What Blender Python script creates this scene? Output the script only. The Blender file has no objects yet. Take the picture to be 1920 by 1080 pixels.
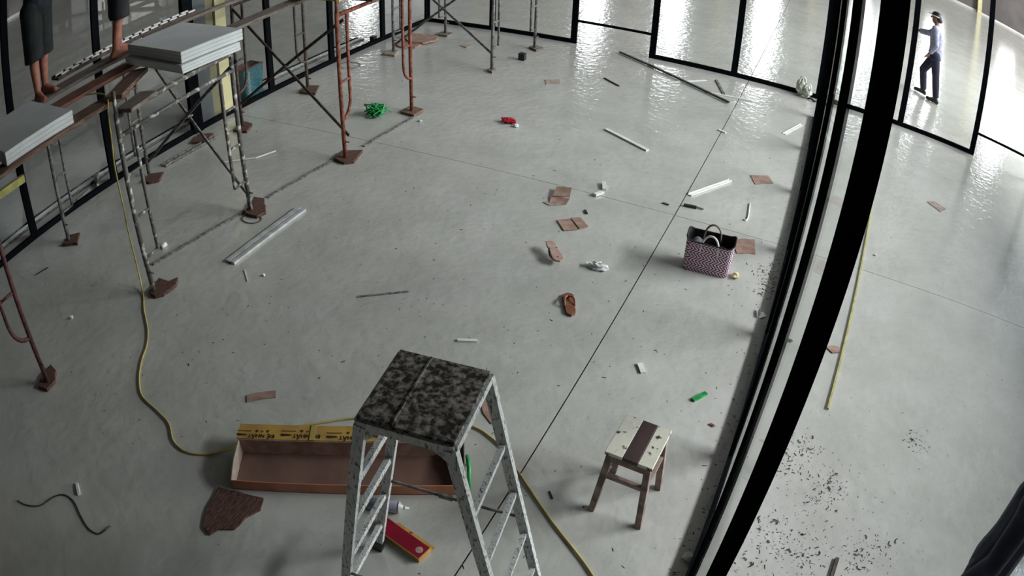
import bpy, bmesh, math, random
from mathutils import Vector, Matrix
random.seed(7)
SC = bpy.context.scene
COL = SC.collection

# ---------------------------------------------------------------- camera (wide security-camera lens, 3 m up)
cam_data = bpy.data.cameras.new('camera')
cam = bpy.data.objects.new('camera', cam_data)
COL.objects.link(cam)
SC.camera = cam
_m = Matrix(((0.901861, -0.274926, 0.333260), (0.430739, 0.512719, -0.742686), (0.033315, 0.813348, 0.580823))).to_4x4()
_m.translation = (0, 0, 3.0)
cam.matrix_world = _m
cam_data.sensor_fit = 'HORIZONTAL'
cam_data.sensor_width = 36
cam_data.lens = 21.0
cam_data.clip_start = 0.02
cam_data.clip_end = 200
cam_data.type = 'PANO'
cam_data.panorama_type = 'FISHEYE_LENS_POLYNOMIAL'
cam_data.fisheye_fov = math.radians(170)
cam_data.fisheye_polynomial_k0 = 0
cam_data.fisheye_polynomial_k1 = -0.03883936
cam_data.fisheye_polynomial_k2 = -0.0001856981
cam_data.fisheye_polynomial_k3 = 2.812509e-05
cam_data.fisheye_polynomial_k4 = -1.5425692e-06

# ---------------------------------------------------------------- world, lights, exposure
SC.view_settings.view_transform = 'Standard'
SC.view_settings.look = 'None'
SC.view_settings.exposure = 0.22
SC.view_settings.gamma = 1.0
SC.view_settings.use_curve_mapping = False
SC.cycles.use_denoising = True
SC.cycles.adaptive_threshold = 0.03
SC.cycles.transparent_max_bounces = 32
SC.cycles.max_bounces = 6
SC.cycles.diffuse_bounces = 2
SC.cycles.glossy_bounces = 3
SC.cycles.sample_clamp_indirect = 6.0
world = bpy.data.worlds.new('overcast_sky')
SC.world = world
world.use_nodes = True
world.node_tree.nodes['Background'].inputs[0].default_value = (0.86, 0.93, 1.0, 1)
world.node_tree.nodes['Background'].inputs[1].default_value = 1.0

def area_light(name, loc, direction, sx, sy, power, color):
    d = bpy.data.lights.new(name, 'AREA')
    d.shape = 'RECTANGLE'; d.size = sx; d.size_y = sy; d.energy = power; d.color = color
    o = bpy.data.objects.new(name, d); COL.objects.link(o)
    o.location = loc
    o.rotation_euler = Vector(direction).to_track_quat('-Z', 'Z').to_euler()
    return o
# daylight entering through the right-hand outer wall windows, plus an added skylight
area_light('office_window_daylight', (6.55, 5.9, 1.95), (-1, 0, -0.12), 7.2, 1.9, 110, (0.50, 0.75, 1.0))
area_light('added_skylight_fill', (13.2, 8.5, 8.9), (0, 0, -1), 3.6, 12.6, 7000, (0.95, 0.975, 1.0))  # unseen skylight added to spread broad light over the offices
area_light('hall_window_daylight', (24.7, 24.5, 4.4), (-1, 0, -0.12), 24.0, 5.2, 18000, (1.0, 0.985, 0.94))

# ---------------------------------------------------------------- materials
MATS = {}
def lin(c):
    return tuple((v / 12.92 if v <= 0.04045 else ((v + 0.055) / 1.055) ** 2.4) for v in [x / 255.0 for x in c])
def mat(name, c1, c2=None, rough=0.6, scale=8.0, metal=0.0, bump=0.0, lo=0.4, hi=0.6, detail=4.0, spec=0.5, stretch=None):
    """principled surface, two sRGB tones mixed by noise in object space"""
    if name in MATS: return MATS[name]
    m = bpy.data.materials.new(name); m.use_nodes = True
    nt = m.node_tree; b = nt.nodes['Principled BSDF']
    b.inputs['Roughness'].default_value = rough
    b.inputs['Metallic'].default_value = metal
    b.inputs['Specular IOR Level'].default_value = spec
    c1 = lin(c1) + (1,)
    if c2 is None:
        c2 = tuple(v * 0.82 for v in c1[:3]) + (1,)
    else:
        c2 = lin(c2) + (1,)
    tc = nt.nodes.new('ShaderNodeTexCoord')
    src = tc.outputs['Object']
    if stretch:
        mp = nt.nodes.new('ShaderNodeMapping'); mp.inputs['Scale'].default_value = stretch
        nt.links.new(src, mp.inputs['Vector']); src = mp.outputs['Vector']
    nz = nt.nodes.new('ShaderNodeTexNoise'); nz.inputs['Scale'].default_value = scale; nz.inputs['Detail'].default_value = detail
    nt.links.new(src, nz.inputs['Vector'])
    rp = nt.nodes.new('ShaderNodeValToRGB')
    rp.color_ramp.elements[0].position = lo; rp.color_ramp.elements[0].color = c1
    rp.color_ramp.elements[1].position = hi; rp.color_ramp.elements[1].color = c2
    nt.links.new(nz.outputs['Fac'], rp.inputs['Fac'])
    nt.links.new(rp.outputs['Color'], b.inputs['Base Color'])
    if bump:
        bp = nt.nodes.new('ShaderNodeBump'); bp.inputs['Strength'].default_value = bump; bp.inputs['Distance'].default_value = 0.01
        nt.links.new(nz.outputs['Fac'], bp.inputs['Height']); nt.links.new(bp.outputs['Normal'], b.inputs['Normal'])
    MATS[name] = m
    return m

def floor_material():
    m = bpy.data.materials.new('polished_concrete'); m.use_nodes = True
    nt = m.node_tree; N = nt.nodes; L = nt.links; b = N['Principled BSDF']
    tc = N.new('ShaderNodeTexCoord'); P = tc.outputs['Object']
    def noise(scale, detail=3.0, rough=0.5):
        n = N.new('ShaderNodeTexNoise'); n.inputs['Scale'].default_value = scale
        n.inputs['Detail'].default_value = detail; n.inputs['Roughness'].default_value = rough
        L.new(P, n.inputs['Vector']); return n.outputs['Fac']
    def ramp(f, a, b_, ca, cb):
        r = N.new('ShaderNodeValToRGB'); e = r.color_ramp.elements
        e[0].position = a; e[1].position = b_; e[0].color = ca; e[1].color = cb
        L.new(f, r.inputs['Fac']); return r.outputs['Color']
    def mix(t, f, a, b_):
        x = N.new('ShaderNodeMix'); x.data_type = 'RGBA'; x.blend_type = t
        if isinstance(f, float): x.inputs[0].default_value = f
        else: L.new(f, x.inputs[0])
        L.new(a, x.inputs[6]); L.new(b_, x.inputs[7]); return x.outputs[2]
    base = ramp(noise(0.55, 4), 0.3, 0.7, (0.50, 0.50, 0.455, 1), (0.57, 0.565, 0.53, 1))
    patch = ramp(noise(2.3, 5, 0.6), 0.35, 0.62, (0.88, 0.88, 0.875, 1), (1, 1, 1, 1))
    c = mix('MULTIPLY', 1.0, base, patch)
    # smudges and fine scattered grime
    smudge = ramp(noise(9.0, 6, 0.65), 0.27, 0.36, (0.80, 0.79, 0.77, 1), (1, 1, 1, 1))
    c = mix('MULTIPLY', 0.75, c, smudge)
    speck = ramp(noise(48.0, 2, 0.5), 0.23, 0.27, (0.35, 0.34, 0.33, 1), (1, 1, 1, 1))
    c = mix('MULTIPLY', 0.8, c, speck)
    L.new(c, b.inputs['Base Color'])
    r = N.new('ShaderNodeMapRange'); r.inputs['To Min'].default_value = 0.07; r.inputs['To Max'].default_value = 0.16
    L.new(noise(1.7, 4), r.inputs['Value']); L.new(r.outputs['Result'], b.inputs['Roughness'])
    b.inputs['Specular IOR Level'].default_value = 0.65
    bp = N.new('ShaderNodeBump'); bp.inputs['Strength'].default_value = 0.45; bp.inputs['Distance'].default_value = 0.012
    L.new(noise(11.0, 3), bp.inputs['Height']); L.new(bp.outputs['Normal'], b.inputs['Normal'])
    return m

def glass_material():
    m = bpy.data.materials.new('clear_glass'); m.use_nodes = True
    nt = m.node_tree; N = nt.nodes; L = nt.links
    N.remove(N['Principled BSDF'])
    tr = N.new('ShaderNodeBsdfTransparent'); tr.inputs[0].default_value = (0.98, 0.99, 0.985, 1)
    gl = N.new('ShaderNodeBsdfGlossy'); gl.inputs['Roughness'].default_value = 0.02
    lw = N.new('ShaderNodeLayerWeight'); lw.inputs[0].default_value = 0.5
    pw = N.new('ShaderNodeMath'); pw.operation = 'POWER'; pw.inputs[1].default_value = 6.0
    ml = N.new('ShaderNodeMath'); ml.operation = 'MULTIPLY_ADD'; ml.inputs[1].default_value = 0.30; ml.inputs[2].default_value = 0.025
    mx = N.new('ShaderNodeMixShader')
    L.new(lw.outputs['Facing'], pw.inputs[0]); L.new(pw.outputs[0], ml.inputs[0]); L.new(ml.outputs[0], mx.inputs[0])
    L.new(tr.outputs[0], mx.inputs[1]); L.new(gl.outputs[0], mx.inputs[2])
    L.new(mx.outputs[0], N['Material Output'].inputs['Surface'])
    return m

def daylit_pane_material(name, strength, color=(1.0, 1.0, 1.0)):
    m = bpy.data.materials.new(name); m.use_nodes = True
    nt = m.node_tree; N = nt.nodes; N.remove(N['Principled BSDF'])
    e = N.new('ShaderNodeEmission'); e.inputs[0].default_value = color + (1,); e.inputs[1].default_value = strength
    nt.links.new(e.outputs[0], N['Material Output'].inputs['Surface'])
    return m

FLOOR = floor_material()
GLASS = glass_material()
SUNPANE = daylit_pane_material('daylit_frosted_pane', 7.0, (0.96, 0.98, 1.0))
BLACK = mat('black_aluminium', (19, 21, 25), (15, 17, 20), rough=0.8, scale=20, spec=0.0)
DARKBOARD = mat('dark_low_bounce_board', (96, 94, 90), (84, 82, 78), rough=0.9, scale=2)  # kept dark so little light bounces onto the office floor
GROUT = mat('dark_joint_filler', (52, 50, 48), (30, 30, 30), rough=0.9)
WALLGREY = mat('grey_render', (92, 88, 88), (80, 77, 77), rough=0.85, scale=0.8)
WALLWHITE = mat('white_render', (200, 200, 198), (188, 188, 186), rough=0.85, scale=1.5)
ROOF = mat('grey_sheet_roof', (165, 168, 170), (150, 152, 155), rough=0.7, scale=1.0)
CREAM = mat('cream_paint', (206, 196, 150), (190, 180, 138), rough=0.6, scale=6)
CREAMSHADE = mat('shaded_cream_paint', (120, 114, 84), (104, 98, 70), rough=0.7, scale=6)  # cream paint darkened in the colour for the column's shaded face
SLATE = mat('slate_grey_paint', (80, 84, 90), (70, 73, 78), rough=0.7, scale=4)
GALV = mat('scuffed_galvanised_steel', (132, 130, 126), (84, 80, 78), rough=0.55, scale=26, lo=0.42, hi=0.58, bump=0.2)
GALVW = mat('paint_splashed_steel', (205, 203, 198), (96, 92, 88), rough=0.6, scale=18, lo=0.36, hi=0.47, bump=0.25)
RUST = mat('rusted_orange_steel', (150, 88, 66), (96, 52, 40), rough=0.75, scale=30, lo=0.4, hi=0.62, bump=0.3)
DARKRUST = mat('dark_maroon_steel', (100, 58, 54), (60, 36, 34), rough=0.7, scale=28, lo=0.4, hi=0.62, bump=0.2)
BROWNST = mat('brown_weathered_steel', (92, 76, 68), (58, 48, 44), rough=0.7, scale=24, lo=0.4, hi=0.6)
TIMBER = mat('weathered_plank', (132, 104, 88), (92, 70, 60), rough=0.8, scale=10, stretch=(6, 0.8, 6), bump=0.2)
REDTIMBER = mat('reddish_plank', (138, 96, 80), (104, 70, 58), rough=0.8, scale=9, stretch=(6, 0.8, 6), bump=0.2)
GREYWOOD = mat('grey_old_board', (128, 118, 108), (98, 88, 80), rough=0.85, scale=10, stretch=(5, 0.8, 5), bump=0.2)
PADWOOD = mat('brown_splintered_wood', (112, 78, 66), (70, 50, 43), rough=0.85, scale=22, stretch=(5, 1, 3), bump=0.4)
CARD = mat('brown_cardboard', (172, 142, 128), (150, 120, 106), rough=0.85, scale=14, bump=0.1)
CARDLT = mat('pale_cardboard', (172, 158, 146), (150, 136, 124), rough=0.85, scale=14, bump=0.1)
FOAM = mat('white_foam_board', (222, 226, 226), (214, 218, 218), rough=0.75, scale=4)
WHITE = mat('white_plastic', (236, 236, 232), (222, 222, 218), rough=0.4, scale=10)
ALU = mat('bright_aluminium_profile', (205, 206, 205), (176, 178, 178), rough=0.35, scale=12, metal=0.15)
DARKPLASTIC = mat('black_plastic', (24, 24, 26), (16, 16, 18), rough=0.45)
YELLOWCORD = mat('yellow_cable_sheath', (196, 176, 100), (176, 156, 88), rough=0.5, scale=6)
GREENCORD = mat('dull_green_cable_sheath', (70, 82, 72), (54, 64, 58), rough=0.5)
YELLOWWOOD = mat('pale_yellow_batten', (190, 184, 110), (164, 158, 92), rough=0.7, scale=14)
GREENPL = mat('green_plastic', (40, 168, 84), (24, 120, 60), rough=0.35, scale=16)
REDPL = mat('red_wrapper', (196, 40, 50), (150, 24, 36), rough=0.35, scale=20)
SKIN = mat('warm_skin', (168, 112, 92), (150, 96, 80), rough=0.6, scale=14)

# ---------------------------------------------------------------- mesh helpers
class MB:
    def __init__(self): self.v = []; self.f = []
    def add(self, vs, fs):
        o = len(self.v); self.v += [tuple(p) for p in vs]; self.f += [tuple(i + o for i in q) for q in fs]; return self
    def box(self, c, s, R=None):
        c = Vector(c); h = Vector(s) / 2
        vs = []
        for x in (-1, 1):
            for y in (-1, 1):
                for z in (-1, 1):
                    p = Vector((x * h.x, y * h.y, z * h.z))
                    vs.append(c + (R @ p if R else p))
        return self.add(vs, [(0, 1, 3, 2), (4, 6, 7, 5), (0, 4, 5, 1), (2, 3, 7, 6), (0, 2, 6, 4), (1, 5, 7, 3)])
    def bar(self, a, b, w, h, up=(0, 0, 1)):
        """rectangular bar from a to b: w across, h along up"""
        a = Vector(a); b = Vector(b); d = (b - a); L = d.length; d.normalize()
        s = d.cross(Vector(up))
        if s.length < 1e-5: s = Vector((1, 0, 0))
        s.normalize(); u = s.cross(d)
        R = Matrix((s, d, u)).transposed()
        return self.box((a + b) / 2, (w, L, h), R)
    def path(self, pts, r, n=8, closed=False):
        pts = [Vector(p) for p in pts]; k = len(pts); vs = []; prev = None
        rr = r if isinstance(r, (list, tuple)) else [r] * k
        for i, p in enumerate(pts):
            if closed: d = pts[(i + 1) % k] - pts[i - 1]
            else: d = pts[min(i + 1, k - 1)] - pts[max(i - 1, 0)]
            d.normalize()
            if prev is None:
                s = d.cross(Vector((0, 0, 1)))
                if s.length < 1e-3: s = d.cross(Vector((1, 0, 0)))
            else:
                s = prev - d * prev.dot(d)
            s.normalize(); prev = s; t = d.cross(s)
            for j in range(n):
                a = 2 * math.pi * j / n
                vs.append(p + (s * math.cos(a) + t * math.sin(a)) * rr[i])
        fs = []
        for i in range(k if closed else k - 1):
            for j in range(n):
                a = i * n + j; b = i * n + (j + 1) % n; c = ((i + 1) % k) * n
                fs.append((a, b, c + (j + 1) % n, c + j))
        if not closed:
            fs.append(tuple(range(n))[::-1]); fs.append(tuple((k - 1) * n + j for j in range(n)))
        return self.add(vs, fs)
    def tube(self, a, b, r, n=10): return self.path([a, b], r, n)
    def prism(self, pts, h, up=(0, 0, 1)):
        """outline of 3-D points extruded by h along up"""
        u = Vector(up) * h; k = len(pts); P = [Vector(p) for p in pts]
        fs = [tuple(range(k))[::-1], tuple(range(k, 2 * k))]
        fs += [(i, (i + 1) % k, k + (i + 1) % k, k + i) for i in range(k)]
        return self.add(P + [p + u for p in P], fs)
    def lathe(self, a, b, prof, n=14):
        """profile [(t along a->b, radius)]"""
        a = Vector(a); b = Vector(b); pts = [a + (b - a) * t for t, _ in prof]
        d = (b - a).normalized(); s = d.cross(Vector((0, 0, 1)))
        if s.length < 1e-3: s = d.cross(Vector((1, 0, 0)))
        s.normalize(); t2 = d.cross(s); vs = []
        for p, (_, r) in zip(pts, prof):
            for j in range(n):
                q = 2 * math.pi * j / n; vs.append(p + (s * math.cos(q) + t2 * math.sin(q)) * max(r, 1e-4))
        fs = []
        for i in range(len(prof) - 1):
            for j in range(n):
                fs.append((i * n + j, i * n + (j + 1) % n, (i + 1) * n + (j + 1) % n, (i + 1) * n + j))
        fs.append(tuple(range(n))[::-1]); fs.append(tuple((len(prof) - 1) * n + j for j in range(n)))
        return self.add(vs, fs)
    def ball(self, c, r, n=12, m=8, R=None):
        c = Vector(c); rx, ry, rz = r if isinstance(r, (tuple, list)) else (r, r, r); vs = []; fs = []
        for i in range(m + 1):
            th = math.pi * i / m
            for j in range(n):
                ph = 2 * math.pi * j / n
                p = Vector((rx * max(math.sin(th), 1e-3) * math.cos(ph), ry * max(math.sin(th), 1e-3) * math.sin(ph), rz * math.cos(th)))
                vs.append(c + (R @ p if R else p))
        for i in range(m):
            for j in range(n):
                fs.append((i * n + j, (i + 1) * n + j, (i + 1) * n + (j + 1) % n, i * n + (j + 1) % n))
        fs.append(tuple(range(n))); fs.append(tuple(m * n + j for j in range(n))[::-1])
        return self.add(vs, fs)
    def capsule(self, a, b, ra, rb, n=12):
        a = Vector(a); b = Vector(b); L = max((b - a).length, 1e-4); prof = []
        for k in range(5):
            q = math.pi / 2 * k / 4; prof.append((-ra * math.cos(q) / L, ra * math.sin(q)))
        for k in range(5):
            q = math.pi / 2 * k / 4; prof.append((1 + rb * math.sin(q) / L, rb * math.cos(q)))
        return self.lathe(a, b, prof, n)
    def build(self, name, material, parent=None, smooth=False, bevel=0.0, origin=None):
        o0 = Vector(parent.location) if (parent is not None and origin is None) else Vector(origin or (0, 0, 0))
        if parent is not None and parent.parent is not None and origin is None:
            o0 = o0 + Vector(parent.parent.location)
        me = bpy.data.meshes.new(name)
        me.from_pydata([tuple(Vector(p) - o0) for p in self.v], [], self.f)
        bm = bmesh.new(); bm.from_mesh(me)
        bmesh.ops.recalc_face_normals(bm, faces=bm.faces)
        if bevel: bmesh.ops.bevel(bm, geom=[e for e in bm.edges], offset=bevel, segments=1, affect='EDGES', profile=0.5)
        bm.to_mesh(me); bm.free()
        me.materials.append(material)
        if smooth:
            for p in me.polygons: p.use_smooth = True
        o = bpy.data.objects.new(name, me); COL.objects.link(o)
        if parent is not None: o.parent = parent
        else: o.location = o0
        return o

def tag(o, label, cat, group=None):
    o['label'] = label; o['category'] = cat
    if group: o['group'] = group
    return o
def thing(name, label, cat, loc, group=None):
    o = bpy.data.objects.new(name, None); COL.objects.link(o); o.location = loc
    o.empty_display_size = 0.1
    return tag(o, label, cat, group)
def structure(name, loc=(0, 0, 0)):
    o = bpy.data.objects.new(name, None); COL.objects.link(o); o.location = loc; o['kind'] = 'structure'; o.empty_display_size = 0.1
    return o
def single(name, mb, material, label, cat, group=None, smooth=False, bevel=0.0):
    """a thing that is one mesh, origin at its own base centre"""
    xs = [p[0] for p in mb.v]; ys = [p[1] for p in mb.v]; zs = [p[2] for p in mb.v]
    o = mb.build(name, material, None, smooth, bevel, origin=((min(xs) + max(xs)) / 2, (min(ys) + max(ys)) / 2, min(zs)))
    return tag(o, label, cat, group)
def V(*a): return Vector(a[0]) if len(a) == 1 else Vector(a)
def bez(pts, k=6):
    """Catmull-Rom through the points"""
    P = [Vector(p) for p in pts]; P = [P[0] * 2 - P[1]] + P + [P[-1] * 2 - P[-2]]; out = []
    for i in range(1, len(P) - 2):
        for j in range(k):
            t = j / k
            out.append(0.5 * (2 * P[i] + (P[i + 1] - P[i - 1]) * t + (2 * P[i - 1] - 5 * P[i] + 4 * P[i + 1] - P[i + 2]) * t * t
                              + (3 * P[i] - P[i - 1] - 3 * P[i + 1] + P[i + 2]) * t ** 3))
    out.append(P[-2]); return out

# ================================================================ SETTING
ZC = 3.6
# floor: four cast slabs with saw-cut joints over a dark bed
fl_ = MB().box((-2, 17, -0.09), (56, 46, 0.06)).build('floor', GROUT); fl_['kind'] = 'structure'
XB = [-29.9, -0.948, 25.9]; YB = [-5.9, 5.475, 39.9]
GX, GY = 0.0045, 0.0026
for i in range(2):
    for j in range(2):
        x0 = XB[i] + (GX if i else 0); x1 = XB[i + 1] - (GX if i == 0 else 0)
        y0 = YB[j] + (GY if j else 0); y1 = YB[j + 1] - (GY if j == 0 else 0)
        s = MB().box(((x0 + x1) / 2, (y0 + y1) / 2, -0.03), (x1 - x0, y1 - y0, 0.06)).build('slab', FLOOR, fl_)
# hall roof, left open for the added skylight
c = structure('ceiling', (-7, 17, 9.0))
MB().box((-9.35, 17, 9.1), (41.3, 46, 0.2)).build('roof_sheet', ROOF, c)
MB().box((20.5, 17, 9.1), (11.0, 46, 0.2)).build('roof_sheet', ROOF, c)
MB().box((13.15, -1.9, 9.1), (3.7, 8.2, 0.2)).build('roof_sheet', ROOF, c)
MB().box((13.15, 27.5, 9.1), (3.7, 25, 0.2)).build('roof_sheet', ROOF, c)
MB().box((13.15, 8.6, 9.1), (3.7, 12.8, 0.02)).build('added_skylight_pane', GLASS, c)
# unseen boards added over the front of the office to shade its floor
c = MB().box((-0.78, 2.1, ZC + 0.05), (10.75, 5.0, 0.08)).build('added_shade_boards', DARKBOARD); c['kind'] = 'structure'
# wall behind the camera
c = MB().box((0.15, -0.42, ZC / 2), (13.0, 0.12, ZC)).build('wall_rear', DARKBOARD); c['kind'] = 'structure'

PW, PT = 0.09, 0.03      # post: along the wall, across the wall
def glass_wall(name, a, b, posts, gaps=(), n_axis='y', brace=(), heavy=()):
    """posts: coordinates along the axis; a = fixed coordinate (near face .. far face)"""
    root = structure(name)
    cc = (a + b) / 2; th = b - a
    def P(t, z): return (cc, t, z) if n_axis == 'y' else (t, cc, z)
    def S(lt, lz, tk=None): return ((tk or th), lt, lz) if n_axis == 'y' else (lt, (tk or th), lz)
    for t in posts:
        w = PW * (1.75 if t in heavy else 1)
        MB().box(P(t, ZC / 2), S(w, ZC, th * (1.6 if t in heavy else 1))).build('post', BLACK, root)
    for t0, t1 in zip(posts[:-1], posts[1:]):
        lo = t0 + PW / 2; hi = t1 - PW / 2
        if (t0, t1) in gaps:
            MB().box(P((lo + hi) / 2, 0.36), S(hi - lo, 0.035, 0.025)).build('brace_bar', BLACK, root)
        else:
            MB().box(P((lo + hi) / 2, 0.03), S(hi - lo, 0.06)).build('bottom_rail', BLACK, root)
            MB().box(P((lo + hi) / 2, 1.85), S(hi - lo, 3.38, 0.008)).build('pane', GLASS, root)
        MB().box(P((lo + hi) / 2, ZC - 0.03), S(hi - lo, 0.06)).build('top_rail', BLACK, root)
    return root
LP = [-0.2, 1.17, 2.39, 3.60, 4.90, 6.21, 7.44, 8.67, 9.93]
glass_wall('wall_left', -6.19, -6.15, LP, heavy=(4.90,))
BP = [-6.17, -4.98, -3.62, -2.40, -1.18, 0.085, 1.385, 2.67, 3.90, 5.12, 6.4]
glass_wall('wall_back', 9.92, 9.96, BP, gaps=((-3.62, -2.40), (2.67, 3.90)), n_axis='x')
RP = [-0.3, 0.80, 1.70, 2.93, 4.15, 5.37, 6.59, 7.81, 9.03]
glass_wall('wall_right', 0.068, 0.096, RP, gaps=((-0.3, 0.80),))

# outer wall of the neighbouring office with a band of windows (lets the daylight in from the right)
w = structure('wall_office_side')
MB().box((6.72, 4.75, 0.45), (0.16, 10.4, 0.9)).build('sill_wall', WALLWHITE, w)
MB().box((6.72, 4.75, 3.53), (0.16, 10.4, 1.16)).build('raised_lintel', WALLWHITE, w)  # unseen wall top, raised to shade the neighbouring office floor
for y in (-0.25, 1.7, 3.6, 5.5, 7.45, 9.75):
    MB().box((6.72, y, 1.93), (0.16, 0.22, 2.06)).build('pier', WALLWHITE, w)
for k, (y0, y1) in enumerate(((-0.14, 1.59), (1.81, 3.49), (3.71, 5.39), (5.61, 7.34), (7.56, 9.64))):
    wd = structure('window_%d' % (k + 1), (6.74, (y0 + y1) / 2, 1.93))
    MB().box((6.76, (y0 + y1) / 2, 1.93), (0.01, y1 - y0, 2.02)).build('pane', GLASS, wd)
    for z in (0.93, 2.93): MB().box((6.74, (y0 + y1) / 2, z), (0.05, y1 - y0, 0.05)).build('frame', BLACK, wd)
# factory hall around the office: far wall with tall daylit windows, side walls
w = structure('wall_hall_far', (0, 38.3, 0))
MB().box((-2, 38.4, 1.1), (56, 0.2, 2.2)).build('dado', WALLGREY, w)
MB().box((-2, 38.4, 8.7), (56, 0.2, 0.6)).build('top_band', WALLGREY, w)
WX = [-13.0, -8.4, -3.2, 2.0, 6.5, 11.6]; WW = 1.25
edges = [-30.0]
for x in WX: edges += [x - WW / 2, x + WW / 2]
edges.append(26.0)
for i in range(0, len(edges), 2):
    a, b = edges[i], edges[i + 1]
    MB().box(((a + b) / 2, 38.4, 2.8), (b - a, 0.2, 1.2)).build('wall_panel', WALLGREY, w)
    MB().box(((a + b) / 2, 38.4, 5.9), (b - a, 0.2, 5.0)).build('reflector_sheet', ROOF, w)  # unseen upper wall, made pale to brighten reflections in the floor
for k, x in enumerate(WX):
    wd = structure('window_%d' % (k + 6), (x, 38.4, 2.2))
    MB().box((x, 38.42, 5.3), (WW, 0.03, 6.2)).build('pane', SUNPANE, wd)
    for z in (2.2, 5.3, 8.4): MB().box((x, 38.36, z), (WW, 0.06, 0.08)).build('frame', WALLGREY, wd)
for x in (9.3, 4.2, -0.8, -5.8, -10.5, -15.2, -20.0):
    MB().box((x, 38.15, 4.5), (0.28, 0.28, 9.0)).build('column', CREAM, w)
MB().box((-2, 38.27, 0.05), (56, 0.06, 0.10)).build('skirting', WALLWHITE, w)
w = structure('wall_hall_left', (-27.4, 0, 0))
MB().box((-27.5, 14.65, 4.5), (0.2, 41.3, 9)).build('wall_panel', WALLGREY, w)
MB().box((-27.5, 36.5, 1.1), (0.2, 2.4, 2.2)).build('dado', WALLGREY, w)
MB().box((-27.5, 36.5, 8.7), (0.2, 2.4, 0.6)).build('top_band', WALLGREY, w)
wd = structure('window_12', (-27.5, 36.5, 1.2))
MB().box((-27.52, 36.5, 5.3), (0.03, 2.2, 6.2)).build('pane', SUNPANE, wd)
MB().box((-27.36, 17, 0.06), (0.08, 46, 0.12)).build('skirting', WALLWHITE, w)
w = structure('wall_hall_right', (25.4, 0, 0))
MB().box((25.5, 17, 0.8), (0.2, 46, 1.6)).build('dado', WALLGREY, w)
MB().box((25.5, 17, 7.95), (0.2, 46, 2.1)).build('top_band', WALLGREY, w)
for k in range(8):
    MB().box((25.5, 10.5 + k * 3.8, 4.25), (0.2, 0.6, 5.3)).build('pier', WALLGREY, w)
MB().box((25.5, 2, 4.25), (0.2, 17, 5.3)).build('wall_panel', WALLGREY, w)
w = MB().box((-2, -5.9, 4.5), (56, 0.2, 9)).build('wall_hall_rear', WALLGREY); w['kind'] = 'structure'
# painted steel column standing against the left glass wall, on the hall side
w = structure('trim_column', (-6.45, 5.25, 0))
MB().box((-6.30, 5.13, ZC / 2), (0.16, 0.22, ZC)).build('cladding', SLATE, w)
MB().box((-6.34, 5.31, ZC / 2), (0.20, 0.13, ZC)).build('web', CREAMSHADE, w)
MB().box((-6.33, 5.47, ZC / 2), (0.24, 0.17, ZC)).build('flange', CREAM, w)

# ================================================================ SCAFFOLDING
TOPZ = 1.46
def scaffold_frame(p0, p1, style, m, label, pins=(1, 1), rungs=(0.31, 0.66, 1.0)):
    p0 = V(p0[0], p0[1], 0); p1 = V(p1[0], p1[1], 0)
    t = thing('scaffold', label, 'scaffold', p0, 'scaffold frames along the left glass wall')
    d = (p1 - p0).normalized(); r = 0.021
    up = V(0, 0, 1)
    for p, s, pin in ((p0, 1, pins[0]), (p1, -1, pins[1])):
        MB().tube(p + up * 0.031, p + up * (TOPZ + 0.03), r).build('leg', m, t, True)
        if pin: MB().tube(p + up * (TOPZ + 0.03), p + up * 1.655, 0.016).build('coupling_pin', m, t, True)
        q = p + d * s * 0.155
        if style == 'ladder':
            MB().tube(q + up * (TOPZ - 0.15), q + up * rungs[0], 0.015).build('inner_tube', m, t, True)
            for z in rungs: MB().tube(p + up * z, q + up * z, 0.012, 8).build('rung', m, t, True)
        else:
            arc = [q + up * TOPZ, q + up * 0.62]
            for k in range(1, 7):
                a = math.pi / 2 * k / 6
                arc.append(q + up * (0.62 - 0.2 * math.sin(a)) - d * s * 0.145 * (1 - math.cos(a)))
            MB().path(arc, 0.016).build('inner_tube', m, t, True)
            MB().tube(p + up * 0.8, q + up * 0.8, 0.012, 8).build('rung', m, t, True)
        MB().tube(p + up * 0.20, p + up * 0.20 + d.cross(up) * 0.06, 0.008, 6).build('lock_pin', m, t, True)
    MB().tube(p0 + up * TOPZ, p1 + up * TOPZ, r).build('top_bar', m, t, True)
    if style == 'ladder':
        MB().tube(p0 + up * (TOPZ - 0.15), p1 + up * (TOPZ - 0.15), 0.017).build('cross_bar', m, t, True)
    return t
scaffold_frame((-4.08, 0.02), (-4.08, 1.262), 'curved', DARKRUST, 'dark maroon scaffold frame with a bowed inner tube at the left picture edge', rungs=())
scaffold_frame((-4.081, 2.492), (-4.2, 3.783), 'ladder', GALVW, 'white-splashed grey ladder scaffold frame carrying the larger foam board stack', pins=(1, 0))
scaffold_frame((-5.62, 2.56), (-5.83, 3.86), 'ladder', GALV, 'dull grey ladder scaffold frame by the glass, under the two standing workers', pins=(0, 0))
scaffold_frame((-4.06, 4.996), (-4.138, 6.318), 'curved', RUST, 'rusty orange scaffold frame with bowed inner tubes near the green twine')
scaffold_frame((-5.683, 5.18), (-5.674, 6.345), 'curved', BROWNST, 'brown scaffold frame beside the glass, behind the rusty orange one', pins=(0, 0))
scaffold_frame((-4.035, 8.071), (-3.974, 9.297), 'ladder', GALV, 'grey ladder scaffold frame at the far end, out in the room', pins=(1, 1))
scaffold_frame((-5.624, 8.156), (-5.471, 9.335), 'ladder', GALV, 'grey scaffold frame at the far end, close to the room corner')

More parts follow.
